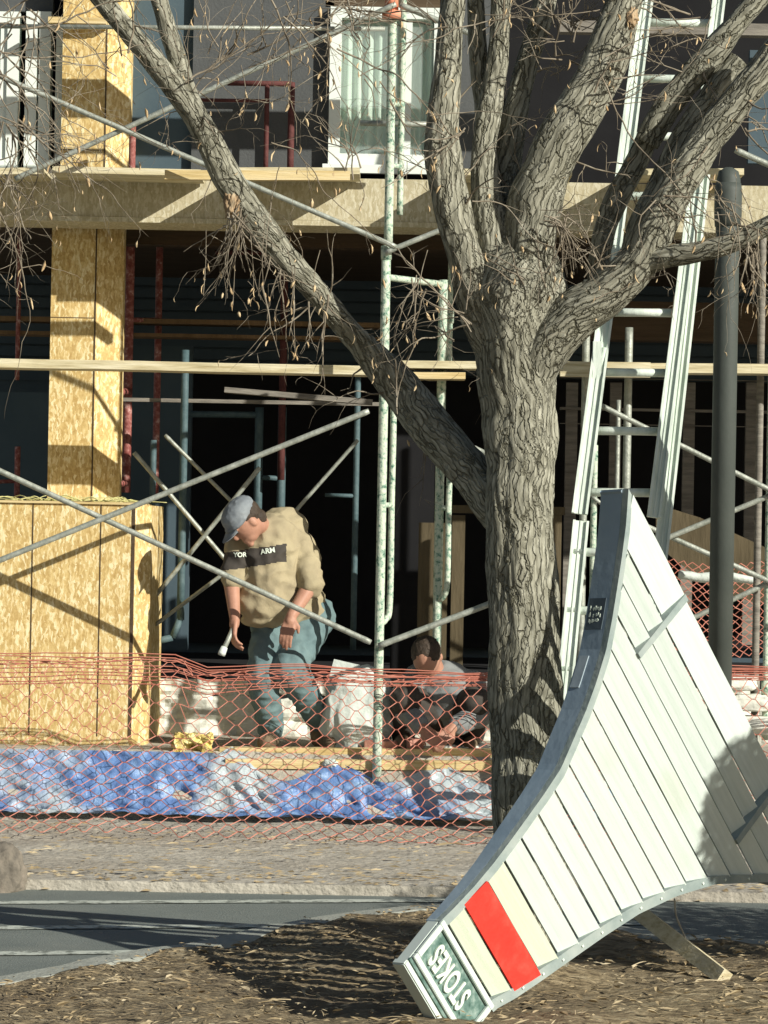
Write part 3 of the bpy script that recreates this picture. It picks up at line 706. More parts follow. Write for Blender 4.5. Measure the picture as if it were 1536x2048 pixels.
# trim along both curves
def trim(fn, sgn, wd):
    bm = BM(); pr = None; n = 70
    for i in range(n+1):
        v = vend * i / n; u = fn(v)
        ww = wd * (1 + .06*noise.noise(Vector((v*9, sgn, 0))))
        c = [bm.verts.new(L3(u, v, .001)), bm.verts.new(L3(u, v, .027)), bm.verts.new(L3(u + sgn*ww, v, .027)), bm.verts.new(L3(u + sgn*ww, v, .001))]
        if pr:
            for k in range(4): bm.faces.new((pr[k], c[k], c[(k+1)%4], pr[(k+1)%4]))
        else: bm.faces.new(c)
        pr = c
    bm.faces.new(pr[::-1]); bmesh.ops.recalc_face_normals(bm, faces=bm.faces)
    obj('edge_trim', bm, M['trim'], tw)
trim(uL, 1, TL); trim(uR, -1, TR)
# boards
bl = [0.0] + [uv(*q)[1] for q in ((1243,1114),(1233,1179),(1225,1239),(1213,1301),(1192,1366),(1173,1421),(1150,1476),(1128,1536),(1095,1581),(1063,1631),(1030,1681),(993,1728),(960,1766),(915,1816),(885,1856))]
# even out the digitised pitch
for _ in range(2):
    for i in range(2, 13): bl[i] = .5*bl[i] + .25*(bl[i-1] + bl[i+1])
d_v = uv(1262,1312)[1]; d_u0 = uv(1262,1312)[0]; d_u1 = uv(1466,1672)[0]
def board(v0, v1, u0, u1, ma, name, hi=.028, lo=.0, seg=14, parent=tw, gap=.0):
    """lapped board: v0 edge stands proud, v1 edge tucked in; u0/u1 are functions of v"""
    bm = BM(); a_ = v0 + gap; pr = None; uvl = bm.loops.layers.uv.new('UVMap'); cmap = {}
    for i in range(seg+1):
        s = i/seg; cs = []
        ve_ = v0 + .905*(v1-v0) - .8*(hi-lo)
        for (v, hgt) in ((a_, hi-.007), (a_, hi), (v0 + (ve_-v0)*.35, lo + (hi-lo)*.64 + .0008), (v0 + (ve_-v0)*.66, lo + (hi-lo)*.34 - .0004), (ve_, lo), (ve_, lo-.006)):
            ua = u0(v); ub = u1(v); u = ua + (ub-ua)*s
            nv = bm.verts.new(L3(u, v + .0012*noise.noise(Vector((u*7, v0*31, 0))), hgt + .0012*noise.noise(Vector((u*5, v0*17, 4))))); cmap[nv] = (u + v0*7.3, v); cs.append(nv)
        if pr:
            for k in range(5): bm.faces.new((pr[k], pr[k+1], cs[k+1], cs[k]))
            bm.faces.new((pr[5], pr[0], cs[0], cs[5]))
        else: bm.faces.new(cs)
        pr = cs
    bm.faces.new(pr[::-1]); bmesh.ops.recalc_face_normals(bm, faces=bm.faces)
    for f in bm.faces:
        for lp_ in f.loops: lp_[uvl].uv = cmap[lp_.vert]
    return obj(name, bm, ma, parent)
iL = lambda v: uL(v) + TL*.86
iR = lambda v: uR(v) - TR*.86
for i in range(len(bl)-1):
    v0, v1 = bl[i], bl[i+1]
    if i == 13: continue
    ma = M['cream'] if i in (12, 14) else M['white']
    if v1 < d_v + .02 and i < 4:
        ob = .020
        board(v0, v1, iL, lambda v: d_u0-.012, ma, 'clapboard', .034, .006)
        board(v0, v1, lambda v: d_u0+.012, lambda v: d_u1-.012, ma, 'clapboard')
        board(v0, v1, lambda v: d_u1+.012, iR, ma, 'clapboard', .034, .006)
    else: board(v0, v1, iL, iR, ma, 'clapboard')
board(bl[13] - .002, bl[14] + .010, lambda v: iL(v)-.006, lambda v: iR(v)+.008, M['red'], 'red_band', .036, .028)
for uu in (d_u0, d_u1):
    vt = max(b_ for b_ in bl[:5] if b_ < d_v + .02)
    bm = BM(); s = -1 if uu == d_u0 else 1
    q = [L3(uu-.013, .0, 0), L3(uu+.013, .0, 0), L3(uu+.010, vt, 0), L3(uu-.012, vt, 0)]
    lo = [bm.verts.new(p + N3*.0) for p in q]; hi = [bm.verts.new(p + N3*.039) for p in q]
    bm.faces.new(lo[::-1]); bm.faces.new(hi)
    for k in range(4): bm.faces.new((lo[k], lo[(k+1)%4], hi[(k+1)%4], hi[k]))
    bmesh.ops.recalc_face_normals(bm, faces=bm.faces); obj('door_jamb', bm, M['trim'], tw)
# screw heads on the lower trim
bm = BM()
for i in range(16):
    v = vend*(i+.5)/16; u = uR(v) - TR*.5; c = L3(u, v, .027); obox(bm, c + N3*.002, E1, E2, N3, .004, .004, .002)
obj('screw_heads', bm, M['alu'], tw)
# crown box with the sign
s0 = uv(866,1852); s1 = uv(966,2012); s2 = uv(790,1893)
ve0 = bl[-1] + .004; u_a = s0[0] - .008; u_b = s1[0] + .01; ve1 = s2[1]; ve2 = ve1 + .022
def slab(u0, u1, v0, v1, n0, n1, ma, name, parent=tw, bev=.002):
    bm = BM(); vs = []
    for n in (n0, n1):
        for (u, v) in ((u0,v0),(u1,v0),(u1,v1),(u0,v1)): vs.append(bm.verts.new(L3(u, v, n)))
    for f in ((0,3,2,1),(4,5,6,7),(0,1,5,4),(1,2,6,5),(2,3,7,6),(3,0,4,7)): bm.faces.new([vs[k] for k in f])
    bmesh.ops.recalc_face_normals(bm, faces=bm.faces)
    if bev: bmesh.ops.bevel(bm, geom=list(bm.edges), offset=bev, segments=2, affect='EDGES')
    return obj(name, bm, ma, parent)
sign = slab(u_a, u_b, ve0, ve1, -.030, .018, M['white'], 'sign')
slab(u_a+.005, u_b-.005, ve0+.003, ve1-.018, .0185, .022, M['green'], 'sign_ground', sign, 0)
slab(u_a-.001, u_b+.001, ve1-.014, ve1-.003, .0185, .026, M['green'], 'sign_stripe', sign, 0)
fr_ = .021
slab(u_a, u_b, ve0, ve0+fr_, .0225, .036, M['white'], 'sign_frame', sign)
slab(u_a, u_b, ve1-fr_-.016, ve1-.016, .0225, .036, M['white'], 'sign_frame', sign)
slab(u_a, u_a+fr_, ve0+fr_, ve1-fr_-.016, .0225, .036, M['white'], 'sign_frame', sign)
slab(u_b-fr_, u_b, ve0+fr_, ve1-fr_-.016, .0225, .036, M['white'], 'sign_frame', sign)
slab(u_a-.006, u_b+.02, ve1-.0015, ve2, -.032, .024, M['white'], 'cap_board', tw, .004)
# letters
fc = bpy.data.curves.new('letters', 'FONT'); fc.body = 'STOKES'; fc.size = 1.0; fc.extrude = .03; fc.offset = .028; fc.align_x = 'CENTER'; fc.align_y = 'CENTER'; fc.space_character = 1.12
fo = bpy.data.objects.new('letters', fc); COL.objects.link(fo)
bpy.context.view_layer.update()
me = bpy.data.meshes.new_from_object(fo); bpy.data.objects.remove(fo)
me.name = 'lettering'
hx = max(v.co.x for v in me.vertices); hy = max(v.co.y for v in me.vertices)
inh = (ve1-.016-fr_) - (ve0+fr_); inw = (u_b-u_a) - 2*fr_
sxl = inw*.66/(2*hx); syl = inh*.74/(2*hy)
cu = u_a + fr_ + inw*.43; cv = (ve0+fr_ + ve1-fr_-.016)/2
for v in me.vertices:
    x, y, z = v.co; v.co = L3(cu - x*sxl, cv + y*syl, .0235 + max(0, z+.03)*.12)
me.materials.append(M['letter'])
lo_ = bpy.data.objects.new('lettering', me); COL.objects.link(lo_); lo_.parent = sign; lo_.matrix_parent_inverse = sign.matrix_world.inverted()
# dark plate with small pale lettering on the left rim
def rimpt(v, n, out): 
    u = uL(v); du = (uL(v+.01)-uL(v-.01))/.02; t = (E2 + E1*du).normalized(); o_ = t.cross(N3).normalized()
    if o_.dot(E1) > 0: o_ = -o_
    return L3(u, v, n) + o_*out
def rimpatch(va, vb, n0, n1, ma, name, out=.003, dent=False):
    bm = BM(); pr = None
    for i in range(11):
        v = va + (vb-va)*i/10
        c = [bm.verts.new(rimpt(v, n0, .0)), bm.verts.new(rimpt(v, n0, out)), bm.verts.new(rimpt(v, n1, out)), bm.verts.new(rimpt(v, n1, .0))]
        if pr:
            for k in range(4): bm.faces.new((pr[k], c[k], c[(k+1)%4], pr[(k+1)%4]))
        else: bm.faces.new(c)
        pr = c
    bm.faces.new(pr[::-1]); bmesh.ops.recalc_face_normals(bm, faces=bm.faces); return obj(name, bm, ma, tw)
va = uv(1210,1190)[1]; vb = uv(1205,1245)[1]
rp = rimpatch(va*.96, vb*1.02, -.084, -.012, mat('slate_plate_paint', [(.055,.075,.09),(.08,.105,.12)], 8, .6, .1, 40), 'rim_plate')
bm = BM()
for r_ in range(3):
    for q in range(7):
        if random.random() < .2: continue
        v = va + (vb-va)*(.25 + .25*r_); n0 = -.074 + q*.0075; 
        p = rimpt(v, n0, .0036); t = (rimpt(v+.01, n0, .0036)-p).normalized(); o_ = t.cross(N3)
        for kk in range(2):
            obox(bm, p + t*random.uniform(-.004,.004) + N3*random.uniform(0,.003), t, N3, o_, random.choice((.006,.003)), random.choice((.0012,.003)), .0012)
obj('plate_lettering', bm, M['letter'], rp)
rimpatch(uv(1185,1290)[1], uv(1160,1345)[1], -.080, -.040, mat('pale_patch_paint', [(.26,.32,.36),(.33,.39,.42)], 8, .6, .1, 40), 'repair_patch', .004)

# prop board and cord under the tower
a = P(1262,1812,10.9); b = G(1448,1958,.02)
plank(a, b, .05, .055, M['plank'], 'short weathered timber propped under the tipped tower, its end resting on the mulch')
bm = BM(); tube(bm, bez([P(1349,1798,10.75),P(1352,1830,10.8),P(1362,1856,10.85),P(1372,1878,10.9)], .0035, 20), 6)
tag(obj('cord', bm, M['cord'], smooth=True), 'thin pale cord dangling from the lower edge of the tipped tower', 'cord')

# ------------------------------------------------------------------ tarp
bm = BM(); nx, ny = 300, 34; g = []
xa, xb2 = -3.4, P(985,1600,15.6).x + 1.1
def tarp_top(x):
    px = 768 + x*SC(15.8)
    t = .22
    if px > 440: t = .16 + .05*max(0, 1 - abs(px-468)/60.0)**.8 + .03*math.sin(px*.03)
    return t
for i in range(ny+1):
    row = []
    for j in range(nx+1):
        x = xa + (xb2-xa)*j/nx; s = i/ny; tt = tarp_top(x)
        y = 15.70 + .33*s*(tt+.08)/.38
        z = ground_z(y) + .012 + .05*math.exp(-((s-.1)/.1)**2)*(.6+.6*noise.noise(Vector((x*1.7,0,5))))
        w1 = noise.noise(Vector((x*4.5, s*2.5, 0))); w2 = noise.noise(Vector((x*12 + s*6, s*7, 3))); w3 = 1-abs(noise.noise(Vector((x*3 - s*3.0, s*3, 7))))*2
        w4 = abs(noise.noise(Vector((x*7 + s*3, s*5 - x*2, 11)))); z += .015*w1 + .010*w2 + .030*max(0, w3-.45) + (.02*max(0, 1-abs((768+x*SC(15.8))-462)/60.0) * s)
        if s > .97: z -= .02
        row.append(bm.verts.new((x, y - .02 + .03*w1 + .05*w4 - .03*w2, max(z + .012, ground_z(y)+.034))))
    g.append(row)
for i in range(ny):
    for j in range(nx): bm.faces.new((g[i][j], g[i][j+1], g[i+1][j+1], g[i+1][j]))
o = obj('tarpaulin', bm, M['tarp'], smooth=True)
tag(o, 'crumpled dusty blue tarpaulin draped along the bank below the foundation', 'tarp')

# ------------------------------------------------------------------ orange mesh net
def netz(x, s):
    """profile parameter s in metres along the net from its top edge -> (y, z)"""
    top = .80 + .05*noise.noise(Vector((x*1.1, 0, 2))) + (.05 if x < -1.0 else 0) + .05*max(0, x-.8)
    pts = [(15.70, top), (15.52, .48), (15.05, .20 + .06*noise.noise(Vector((x*1.3,0,4)))), (14.72, .02), (14.2, .015)]
    for (ya, za), (yb, zb) in zip(pts, pts[1:]):
        L = math.hypot(yb-ya, zb-za)
        if s <= L: t = s/L; return ya+(yb-ya)*t, za+(zb-za)*t
        s -= L
    return pts[-1]
bm = BM(); cw, ch = .112, .094
c0, c1 = int(-2.6/cw), int(4.0/cw); rows = int(1.46/ch)
def netp(i, j):
    x = i*cw*.5; s0_ = j*ch*.5
    # bunched rows near the top edge
    s = s0_ - (.10 if s0_ > .15 else s0_*.667)
    wob = Vector((x*1.3, s*1.3, 8))
    x2 = x + .11*noise.noise(wob) + .022*noise.noise(Vector((i*.9, j*.8, 1)))
    s += .07*noise.noise(wob + Vector((9,9,9))) + .018*noise.noise(Vector((i*.7, j*.9, 7)))
    y, z = netz(x2, max(0, s))
    gz = ground_z(y) + .012
    y += .03*noise.noise(Vector((x2*1.6, s*3, 4))); z = max(z + .012*noise.noise(Vector((x2*4, s*5, 2))), gz)
    return Vector((x2, y, z))
def strand(a, b, r):
    d = (b-a); 
    if d.length < 1e-4: return
    d.normalize(); s = d.cross(Vector((0,-1,.2))).normalized(); t = d.cross(s)
    q = [[bm.verts.new(p + s*r*u + t*r*v) for u, v in ((-1,-.5),(1,-.5),(0,.9))] for p in (a, b)]
    for k in range(3): bm.faces.new((q[0][k], q[0][(k+1)%3], q[1][(k+1)%3], q[1][k]))
x_left = P(296,1400,16).x
for j in range(rows*2):
    for i in range(2*c0, 2*c1):
        if (i + j) % 2: continue
        a = netp(i, j)
        r = .0020
        for di in (-1, 1):
            b = netp(i+di, j+1)
            h_ = Vector((b.x-a.x, 0, 0))*.16; strand(a, a+h_, r*1.25); strand(a+h_, b-h_, r); strand(b-h_, b, r*1.25)
o = obj('mesh_fence', bm, M['net']); tag(o, 'sagging orange plastic mesh fencing hung along the scaffold and trailing over the tarp and dirt', 'mesh fence')
bm = BM()
for k in range(9):
    pts = []
    for i in range(40):
        x = -2.6 + 6.6*i/39; y, z = netz(x, .0)
        fall = .02*k*(1 - min(1, max(0, (x+1.3)/1.6))*.55)
        pts.append((Vector((x, y-.012 + .02*noise.noise(Vector((x*2,k,1))), z + .02 - fall + .018*noise.noise(Vector((x*3.0,k*3.3,0))))), .0032))
    tube(bm, pts, 5)
no = obj('gathered_edge', bm, M['net'], o, True)

bm = BM(); n_c = 52; n_r = 12; x0_ = P(1310,1100,17.25).x; c_ = .055; zt_ = P(0,1085,17.25).z
def rp_(i, j):
    x = x0_ + i*c_*.5; z = zt_ - j*.045*.5 - .10*max(0, x-x0_)*0
    return Vector((x + .012*noise.noise(Vector((i*.6,j*.6,0))), 17.25 + .05*noise.noise(Vector((i*.1,j*.2,3))), z + .01*noise.noise(Vector((i*.5,j*.7,5))) - .05*math.sin(i*.12)))
for j in range(n_r*2):
    for i in range(n_c):
        if (i+j) % 2: continue
        for di in (-1, 1): strand(rp_(i,j), rp_(i+di,j+1), .0022)
tag(obj('mesh_fence', bm, M['net']), 'second orange mesh fence deeper inside, behind the dark round post at right', 'mesh fence')
# ------------------------------------------------------------------ things on the pad
plank(P(440,1502,16.05), P(1010,1506,16.05), .10, .045, M['timber'], 'upper of two long yellow timbers lying along the pad edge above the tarp')
plank(P(452,1525,15.97), P(1010,1530,15.97), .10, .05, M['timber'], 'lower of two long yellow timbers lying along the pad edge above the tarp')
def lump(name, c, r, ma, label, cat, amp=.25, fr=3.0, sub=4, sq=1.0, seed=0, group=None, parent=None):
    bm = BM(); bmesh.ops.create_icosphere(bm, subdivisions=sub, radius=1.0)
    for v in bm.verts:
        n_ = v.co.normalized(); k = 1 + amp*noise.noise(n_*fr + Vector((seed,0,0))) + amp*.4*noise.noise(n_*fr*2.7 + Vector((seed,5,0)))
        q = Vector([math.copysign(abs(t)**sq, t) for t in n_])
        v.co = Vector((q.x*r[0], q.y*r[1], q.z*r[2]))*k + c
    o = obj(name, bm, ma, parent, True)
    if label: tag(o, label, cat, group)
    return o
# hollow yellow block
bm = BM(); c = P(386,1497,16.05)
bmesh.ops.create_cube(bm, size=1.0)
bmesh.ops.subdivide_edges(bm, edges=list(bm.edges), cuts=7, use_grid_fill=True)
for v in bm.verts:
    q = v.co.copy(); hole = math.hypot(q.x, q.z)
    if q.y < -.3 and hole < .27: q.y += .6*(1-(hole/.27)**3)
    q.x *= .20; q.z *= .15; q.y *= .13
    k = Vector((noise.noise(q*30), noise.noise(q*30+Vector((5,0,0))), noise.noise(q*30+Vector((0,5,0)))))
    v.co = c + q + k*.028
tag(obj('hollow_block', bm, M['foam']), 'crumbling yellow hollow block lying at the foot of the white foundation', 'block')
lump('rubble_stone', P(660,1527,15.93), (.045,.04,.025), M['bag'], 'small pale stone lying on the lower yellow timber', 'stone', seed=4)
sack = lump('sack', P(715,1425,16.25), (.19,.13,.24), M['bag'], 'bulky white woven sack standing behind the green frame, left of the crouching worker', 'sack', .18, 2.2, 5, .72, 3)
bm = BM()
for q in ([(668,1318),(720,1330),(700,1372),(655,1366)], [(700,1372),(724,1330),(775,1352),(790,1372)]):
    f_ = [P(x,y,16.22 + .04*noise.noise(Vector((x,y,0)))) for x,y in q]; bk = [p+Vector((.01,.05,-.01)) for p in f_]
    a_ = [bm.verts.new(p) for p in f_]; b_ = [bm.verts.new(p) for p in bk]
    bm.faces.new(a_); bm.faces.new(b_[::-1])
    for k in range(4): bm.faces.new((a_[k], b_[k], b_[(k+1)%4], a_[(k+1)%4]))
obj('sack_flap', bm, M['bag'], sack)
def brick(px, py, Y, rot, label):
    bm = BM(); c = P(px,py,Y); obox(bm, c, Vector((math.cos(rot),math.sin(rot),0)), Vector((-math.sin(rot),math.cos(rot),0)), Vector((0,0,1)), .045,.09,.03)
    bmesh.ops.bevel(bm, geom=list(bm.edges), offset=.004, segments=2, affect='EDGES')
    tag(obj('brick', bm, M['brick']), label, 'brick')
brick(822,1487,16.15,.3,'pinkish brick behind the mesh between the two green frame legs')
brick(765,1492,16.12,1.2,'pinkish brick just right of the front green leg foot')
for k, (px, py, r, lab) in enumerate(((850,1505,.05,'first pale rubble stone right of the front green leg, on the yellow timber'),(905,1500,.05,'pale rubble stone beside the rear green leg foot'),(950,1498,.06,'pale rubble stone left of the trunk at pad level'))):
    lump('rubble_stone', P(px,py,16.15), (r*1.3, r, r*.55), M['stone'], lab, 'stone', seed=k+11)
for k, (px, py, r, lab) in enumerate(((1462,1365,.09,'pale block at the right edge behind the tower, topmost'),(1500,1405,.09,'pale block at the right edge behind the tower, middle'),(1515,1450,.10,'pale block at the right edge behind the tower, lowest'))):
    lump('stone_block', P(px,py,16.25), (r*1.6, r, r*.5), M['stone'], lab, 'stone', .2, 2.5, 4, .6, seed=k+21)
# straw on the box
bm = BM(); zt = P(150,1008,16.3).z + .014
for k in range(46):
    x = P(random.choice((random.uniform(20,130), random.uniform(170,262))), 1000, 16.4).x; y = random.uniform(16.32,16.7)
    a = random.gauss(0,.35) + (math.pi if random.random()<.5 else 0); l = random.uniform(.06,.2); h = random.uniform(.0,.03)
    p0_ = Vector((x,y,zt+.004)); p1_ = p0_ + Vector((math.cos(a)*l*.5, math.sin(a)*l*.5, h)); p2_ = p0_ + Vector((math.cos(a)*l, math.sin(a)*l, 0.001))
    tube(bm, bez([p0_,p1_,p2_], .0028, 6), 4)
tag(obj('straw_tuft', bm, M['straw']), 'wisps of dry green straw lying on top of the strand board box', 'straw')
# burlap bundle at far left
lump('bundle', P(2,1735,12.9) + Vector((-.02,0,-.03)), (.125,.11,.15), M['burlap'], 'rounded grey burlap bundle standing at the left edge beyond the asphalt', 'bundle', .16, 2.0, 5, .9, 9)
# ------------------------------------------------------------------ tree
TY = 10.33
tree = empty('tree', P(1050,1960,TY), 'bare forked tree with furrowed grey bark, growing from the mulch behind the tipped tower', 'tree')
def bark_disp(seed, k=1.0):
    def f(u, an, L, r):
        x = math.cos(an)*r; y = math.sin(an)*r
        p = Vector((x*34 + seed, y*34, L*5.5))
        a = 1 - abs(noise.noise(p))*2.4
        b = noise.noise(Vector((x*11+seed, y*11, L*3)))
        c = noise.noise(Vector((x*80, y*80, L*26+seed)))
        s = min(1.0, r/.06)
        return k*(s*(-.008*max(0, a-.35) + .010*b) + .0030*c*s + .05*r*b)
    return f
def limb(pts, name='limb', n=None, seg=None, seed=0, k=1.0, parent=tree):
    """pts: (px, py, Y, width_px)"""
    P3 = [P(x, y, Y) for x, y, Y, w_ in pts]; rr = [w_/2/SC(Y) for x, y, Y, w_ in pts]
    L = sum((b-a).length for a, b in zip(P3, P3[1:]))
    n = n or max(20, int(L/.014)); seg = seg or max(14, min(110, int(max(rr)*2*math.pi/.007)))
    path = smooth_path(P3, rr, n)
    path = [(p + Vector((noise.noise(p*3+Vector((seed,0,0))), noise.noise(p*3+Vector((0,seed,0))), 0))*r*.22, r*(1+.09*noise.noise(p*7))) for p, r in path]
    bm = BM(); uvl = bm.loops.layers.uv.new('UVMap')
    tube(bm, path, seg, disp=bark_disp(seed, k), uvl=uvl)
    o = obj(name, bm, M['bark'], parent, True)
    LIMBS.append(path); return o
LIMBS = []
T_ = TY
limb([(1052,2040,T_,168),(1052,1960,T_,164),(1052,1900,T_,160),(1052,1760,T_,154),(1052,1600,T_,152),(1052,1500,T_,152),(1050,1350,T_,146),(1046,1200,T_,141),(1043,1050,T_,140),(1042,920,T_,143),(1042,800,T_,150),(1040,700,T_,172),(1030,600,T_,195),(1025,520,T_,175),(1045,450,T_+.01,130),(1070,380,T_,80),(1090,330,T_,50)], 'trunk', n=300, seg=120, seed=1)
limb([(1010,760,T_+.01,90),(985,660,T_,100),(950,560,T_-.03,94),(915,460,T_-.06,80),(895,350,T_-.07,70),(888,250,T_-.06,62),(898,130,T_-.05,56),(908,0,T_-.04,52),(912,-80,T_-.04,50)], seed=2)
limb([(1020,720,T_+.02,90),(1000,600,T_-.02,88),(985,480,T_-.03,80),(972,380,T_-.02,62),(968,290,T_,48),(985,190,T_+.02,44),(1000,90,T_+.02,48),(1003,-80,T_+.02,46)], seed=3)
limb([(1040,560,T_+.05,90),(1025,450,T_+.06,80),(1018,340,T_+.08,58),(1035,230,T_+.1,52),(1058,120,T_+.12,50),(1085,20,T_+.14,48),(1105,-80,T_+.15,46)], seed=4)
limb([(980,300,T_+.06,40),(965,190,T_+.07,38),(955,90,T_+.08,38),(950,-60,T_+.08,34)], seed=14)
limb([(1050,640,T_-.02,100),(1052,520,T_-.05,110),(1066,420,T_-.07,108),(1105,325,T_-.09,100),(1155,225,T_-.1,92),(1205,120,T_-.1,90),(1240,40,T_-.1,84),(1275,-80,T_-.1,80)], seed=5)
limb([(1050,790,T_-.02,90),(1085,700,T_-.06,100),(1145,630,T_-.1,96),(1215,585,T_-.14,88),(1275,520,T_-.16,84),(1320,430,T_-.18,78),(1375,340,T_-.2,72),(1440,250,T_-.22,70),(1500,170,T_-.24,68),(1580,60,T_-.26,64)], seed=6)
limb([(1270,540,T_-.10,70),(1290,450,T_-.08,66),(1330,360,T_-.06,60),(1375,270,T_-.04,58),(1430,180,T_-.03,50),(1480,120,T_-.02,46)], seed=7)
limb([(1195,600,T_-.02,50),(1205,480,T_+.02,52),(1233,395,T_+.04,50),(1275,320,T_+.06,48),(1305,255,T_+.07,42)], seed=8)
limb([(1290,285,T_+.02,48),(1340,205,T_+.0,54),(1400,135,T_-.02,56),(1455,70,T_-.04,50),(1530,-20,T_-.06,46)], seed=9)
limb([(1250,545,T_-.13,56),(1320,515,T_-.2,46),(1400,502,T_-.26,42),(1470,480,T_-.3,42),(1560,440,T_-.34,44)], seed=10)
limb([(1042,1075,T_+.03,80),(990,1005,T_+.06,94),(935,940,T_+.14,92),(868,860,T_+.24,90),(800,775,T_+.33,82),(720,680,T_+.30,54),(650,600,T_+.22,52),(570,515,T_+.12,52),(500,420,T_+.04,56),(445,335,T_-.02,60),(395,240,T_-.08,56),(335,160,T_-.14,46),(270,80,T_-.2,42),(210,5,T_-.24,40),(150,-80,T_-.28,38)], n=330, seed=11)
limb([(405,250,T_-.08,44),(375,190,T_-.10,44),(350,110,T_-.12,40),(322,20,T_-.14,38),(300,-70,T_-.16,36)], seed=12)
# scarred wood patches where bark is torn
for c_, r_, sd in (((464,408,T_-.01),(.026,.02,.05),1),((1262,35,T_-.15),(.022,.02,.035),2)):
    lump('torn_bark', P(*c_), r_, mat('torn_bark_wood_%d' % sd, [(.20,.13,.07),(.38,.27,.16),(.52,.42,.28)], 40, .9, .6, 60, (1,1,.3)), None, None, .5, 4, 4, 1, sd, None, tree)
# twigs -----------------------------------------------------------
tb = BM(); lb = BM(); rnd = random.Random(21)
def pod(p, size, dirv):
    d = dirv.normalized(); s = d.orthogonal().normalized(); s = Matrix.Rotation(rnd.uniform(0,6.28), 3, d) @ s; t = d.cross(s)
    l = size*rnd.uniform(.7,1.3); wd = size*rnd.uniform(.22,.42); bend = s*l*.18
    pts = [p, p + d*l*.35 + bend, p + d*l*.75 + bend*.8, p + d*l]
    rad = [.0008, wd*.5, wd*.42, .0006]
    rings = []
    for q, r in zip(pts, rad):
        rings.append([lb.verts.new(q + t*r), lb.verts.new(q + s*r*.35), lb.verts.new(q - t*r), lb.verts.new(q - s*r*.3)])
    for a, b in zip(rings, rings[1:]):
        for k in range(4):
            f = lb.faces.new((a[k], a[(k+1)%4], b[(k+1)%4], b[k])); f.smooth = True
def twig(p, d, L, r, depth, droop=.0, pods=.35):
    n = max(4, int(L/.035)); path = [(p, r)]; q = p.copy(); d = d.normalized(); st = L/n
    kids = []
    for i in range(n):
        d = (d + Vector((rnd.gauss(0,.20), rnd.gauss(0,.20), rnd.gauss(0,.20) - droop))).normalized()
        q = q + d*st; path.append((q.copy(), r*(1 - .75*(i+1)/n)))
        if depth > 0 and rnd.random() < .40: kids.append((q.copy(), d.copy(), r*(1-.6*(i+1)/n)))
    tube(tb, path, 5 if r > .003 else 4, cap=False)
    for kp, kd, kr in kids:
        nd = (kd + Vector((rnd.gauss(0,.75), rnd.gauss(0,.6), rnd.gauss(0,.75)))).normalized()
        twig(kp, nd, L*rnd.uniform(.3,.65), max(.0009, kr*.7), depth-1, droop, pods)
    if depth == 0 and rnd.random() < pods: pod(q, rnd.uniform(.016,.034), Vector((rnd.gauss(0,.3), rnd.gauss(0,.3), -1)))
def dirpx(a, dy=0.0):
    return rt*math.cos(a) + up*math.sin(a) + Vector((0,1,0))*dy
# twigs along the limbs
for li, path in enumerate(LIMBS):
    if li == 0: idx = [int(len(path)*t) for t in (.80,.82,.85,.88,.91,.93,.96)]
    else:
        Ls = len(path); idx = [rnd.randrange(int(Ls*.25), Ls) for _ in range(int(Ls*.014*3.8))]
    for i in idx:
        p, r = path[min(i, len(path)-1)]
        a = rnd.uniform(0, 2*math.pi)
        o_ = dirpx(a, rnd.uniform(-.9,.2))
        twig(p + o_.normalized()*r*.85, o_, rnd.uniform(.10,.34), rnd.uniform(.0020,.0048), rnd.choice((1,2,2)), rnd.choice((0,.06,.15)), .16)
# clusters
CL = [(470,430,10.0,-95,70,.26,20,.10),(560,540,10.1,-80,60,.22,10,.14),(640,600,10.2,-80,50,.2,8,.14),(40,40,9.3,-60,130,.5,13,.03),(-20,120,9.4,-10,60,.5,10,.05),(20,260,9.3,-60,60,.45,8,.02),(-30,330,9.5,-40,50,.5,7,.03),(700,330,9.4,120,80,.22,8,.0),(460,110,9.5,50,60,.35,9,.0),(560,10,9.4,-40,60,.5,8,.0),(700,0,9.5,-60,70,.55,8,.0),(740,160,9.6,-60,70,.3,6,.0),(930,640,9.8,140,40,.34,8,.02),(1100,430,9.9,-10,60,.25,14,.1),(1120,440,9.85,-60,40,.28,8,.12),(1140,60,10.1,90,140,.25,22,.02),(1110,120,10.1,90,140,.2,14,.02),(1230,200,9.9,20,60,.3,8,.0),(1400,60,9.8,200,60,.3,8,.0),(1500,480,9.6,-90,25,.28,9,.16),(1440,420,9.7,-60,50,.3,8,.1),(1300,400,9.8,-60,80,.26,8,.06),(1500,250,9.6,-30,60,.35,8,.04),(910,280,9.9,170,50,.3,7,.02),(840,560,9.7,-100,40,.22,7,.12),(1180,540,9.9,30,60,.2,9,.03),(1060,560,9.9,150,50,.2,8,.05),(400,160,9.4,40,60,.3,8,.0),(250,120,9.3,150,70,.3,6,.0),(980,60,9.9,60,120,.25,8,0),(880,60,9.8,160,60,.3,8,0),(780,20,9.6,180,90,.35,6,.02)]
for (x, y, Y, a, sp, L, n, dr) in CL:
    for k in range(max(3, int(n*.75))):
        aa = R(a + rnd.gauss(0, sp*.5)); o_ = dirpx(aa, rnd.uniform(-.5,.4))
        p = P(x + rnd.gauss(0,16), y + rnd.gauss(0,16), Y + .22 + rnd.gauss(0,.05))
        twig(p, o_, L*rnd.uniform(.5,1.25), rnd.uniform(.0020,.0042), 2 if rnd.random() < .35 else 1, dr, .35)
